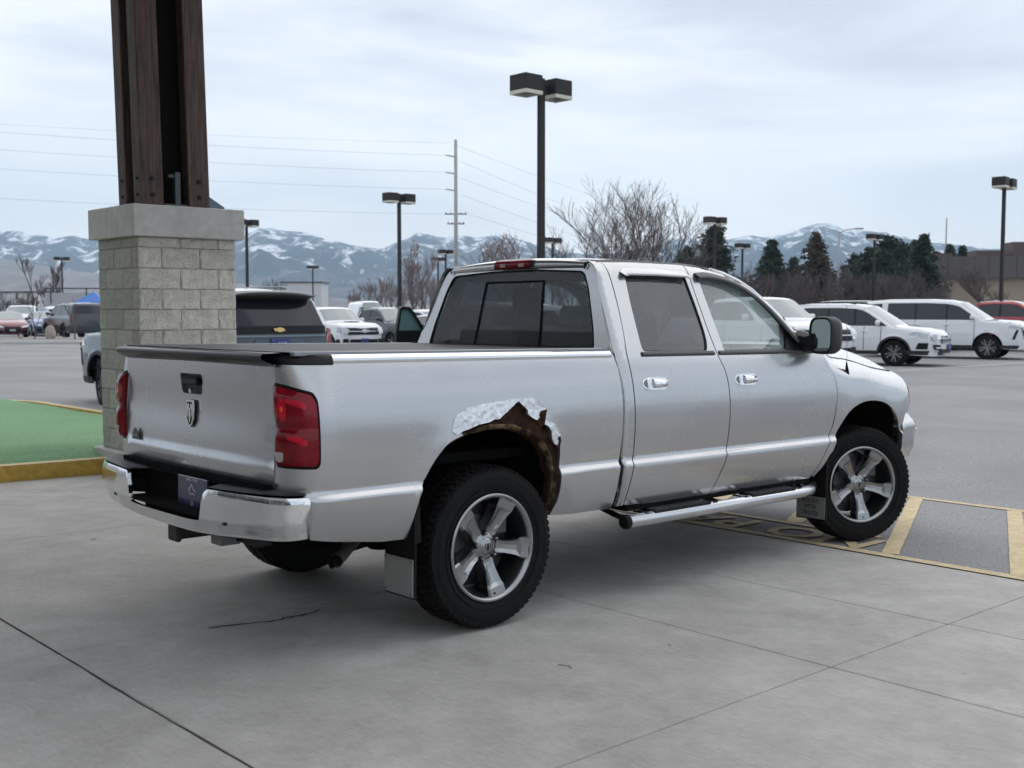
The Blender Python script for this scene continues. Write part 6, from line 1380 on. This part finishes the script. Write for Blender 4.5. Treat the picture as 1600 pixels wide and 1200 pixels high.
# ------------------------------------------------------------ MOUNTAINS
RX = [-400, -200, 0, 30, 60, 90, 120, 150, 260, 380, 405, 425, 450, 480, 520, 560, 600, 625, 655, 690, 720, 745, 770, 800, 830, 870, 920, 970, 1010, 1045, 1072, 1105, 1140, 1170, 1195, 1220, 1248, 1272, 1300, 1320, 1350, 1400, 1450, 1500, 1545, 1600, 1750, 2000]
RY = [385, 372, 362, 361, 366, 372, 368, 374, 392, 372, 357, 357, 363, 363, 376, 385, 388, 376, 367, 372, 371, 373, 368, 374, 382, 392, 399, 396, 388, 377, 372, 376, 374, 368, 372, 366, 357, 351, 355, 363, 362, 371, 379, 384, 389, 391, 398, 390]
DR = 5200.0
def mtn(nm, lb, dr, rx, ry, base, d0, mmat, amp, seed, na=420, nr=64, px0=-400, px1=2000):
    V = []; F = []
    for j in range(nr + 1):
        t = j / nr; D = lerp(d0, dr * 1.12, t)
        for i in range(na + 1):
            px = lerp(px0, px1, i / na); Hh = (482 - float(np.interp(px, rx, ry))) / 1750 * dr; x = (px - 800) / 1750 * D
            tt = (D - d0) / (dr - d0)
            if tt <= 1: prof = tt ** 1.25
            else: prof = max(0, 1 - (tt - 1) * 1.4)
            nz_ = mn.ridged_multi_fractal(Vector((x / 900 + seed, D / 1500, seed)), .95, 2.1, 5, 1.0, 2.0) * .5 - .5
            n2 = mn.fractal(Vector((x / 140, D / 200, seed)), .8, 2.0, 4)
            env = math.sin(math.pi * min(1, max(0, tt))) ** .8
            z = base + (Hh - base) * prof + env * amp * (nz_ * Hh * .55) + n2 * (6 + 9 * env) * (1 if tt < .97 else .8)
            V.append((x, D, z - (20 if j == 0 else 0)))
    n = na + 1
    for j in range(nr):
        for i in range(na): F.append((j * n + i, j * n + i + 1, (j + 1) * n + i + 1, (j + 1) * n + i))
    o = mk(nm, V, F, mmat, None, smooth=True); o['kind'] = 'structure'; return o
def mount_mat(name, forest, snow, grass, s0, lo):
    m = bpy.data.materials.new(name); m.use_nodes = True; t = m.node_tree; b = t.nodes['Principled BSDF']; b.inputs['Roughness'].default_value = .95; b.inputs['Specular IOR Level'].default_value = .1
    g = t.nodes.new('ShaderNodeNewGeometry'); sp = t.nodes.new('ShaderNodeSeparateXYZ'); t.links.new(g.outputs['Position'], sp.inputs[0])
    mpn = t.nodes.new('ShaderNodeMapping'); mpn.inputs['Scale'].default_value = (.0060, .0020, .0042); mpn.inputs['Rotation'].default_value = (0, R(28), R(10)); t.links.new(g.outputs['Position'], mpn.inputs[0])
    n_ = t.nodes.new('ShaderNodeTexNoise'); n_.inputs['Scale'].default_value = 2.6; n_.inputs['Detail'].default_value = 7; n_.inputs['Roughness'].default_value = .66; n_.inputs['Distortion'].default_value = .8; t.links.new(mpn.outputs[0], n_.inputs[0])
    h = t.nodes.new('ShaderNodeMapRange'); h.inputs[1].default_value = lo; h.inputs[2].default_value = lo + 320; h.inputs[3].default_value = -.12; h.inputs[4].default_value = .055; t.links.new(sp.outputs[2], h.inputs[0])
    ad = t.nodes.new('ShaderNodeMath'); t.links.new(n_.outputs[0], ad.inputs[0]); t.links.new(h.outputs[0], ad.inputs[1])
    r = t.nodes.new('ShaderNodeValToRGB'); r.color_ramp.elements[0].position = s0; r.color_ramp.elements[1].position = s0 + .10; r.color_ramp.elements[0].color = (*forest, 1); r.color_ramp.elements[1].color = (*snow, 1); t.links.new(ad.outputs[0], r.inputs[0])
    n3 = t.nodes.new('ShaderNodeTexNoise'); n3.inputs['Scale'].default_value = 3.0; n3.inputs['Detail'].default_value = 6; t.links.new(mpn.outputs[0], n3.inputs[0])
    mxx_ = t.nodes.new('ShaderNodeMixRGB'); mr_ = t.nodes.new('ShaderNodeMapRange'); mr_.inputs[1].default_value = .45; mr_.inputs[2].default_value = .62; t.links.new(n3.outputs[0], mr_.inputs[0])
    mxx_.inputs[2].default_value = (*grass, 1); hh = t.nodes.new('ShaderNodeMapRange'); hh.inputs[1].default_value = 60; hh.inputs[2].default_value = 170; hh.inputs[3].default_value = .85; hh.inputs[4].default_value = 0; t.links.new(sp.outputs[2], hh.inputs[0])
    k = t.nodes.new('ShaderNodeMath'); k.operation = 'MULTIPLY'; t.links.new(mr_.outputs[0], k.inputs[0]); t.links.new(hh.outputs[0], k.inputs[1]); t.links.new(k.outputs[0], mxx_.inputs[0]); t.links.new(r.outputs[0], mxx_.inputs[1]); t.links.new(mxx_.outputs[0], b.inputs['Base Color'])
    return m
mm1 = mount_mat('mountain_forest_snow', (.030, .046, .058), (.84, .86, .90), (.14, .135, .135), .497, 60)
mtn('mountains', '', DR, RX, RY, 12, 2500, mm1, 1.0, 3.1)
# nearer foothills, left and far right
mm2 = mount_mat('foothill_grass', (.17, .15, .145), (.62, .63, .66), (.25, .215, .20), .585, 90)
fx = [-400, -100, 0, 60, 130, 200, 300, 400, 470, 540, 620, 700, 780, 860, 2000]; fy = [388, 396, 402, 412, 424, 430, 436, 446, 458, 468, 474, 474, 470, 474, 480]
mtn('foothills', '', 3000, fx, fy, 3, 1500, mm2, .5, 8.3, na=220, nr=26, px0=-400, px1=1000)
# ------------------------------------------------------------ HAZE
hz = bpy.data.materials.new('haze'); hz.use_nodes = True; t = hz.node_tree; t.nodes.clear(); o_ = t.nodes.new('ShaderNodeOutputMaterial'); pv = t.nodes.new('ShaderNodeVolumePrincipled')
pv.inputs['Color'].default_value = (.62, .81, 1.0, 1); pv.inputs['Density'].default_value = .000145; pv.inputs['Anisotropy'].default_value = .1; t.links.new(pv.outputs[0], o_.inputs['Volume'])
b = MB(); b.box((0, 0, 349), (12400, 12400, 702)); o = b.build('haze', hz); o['kind'] = 'stuff'
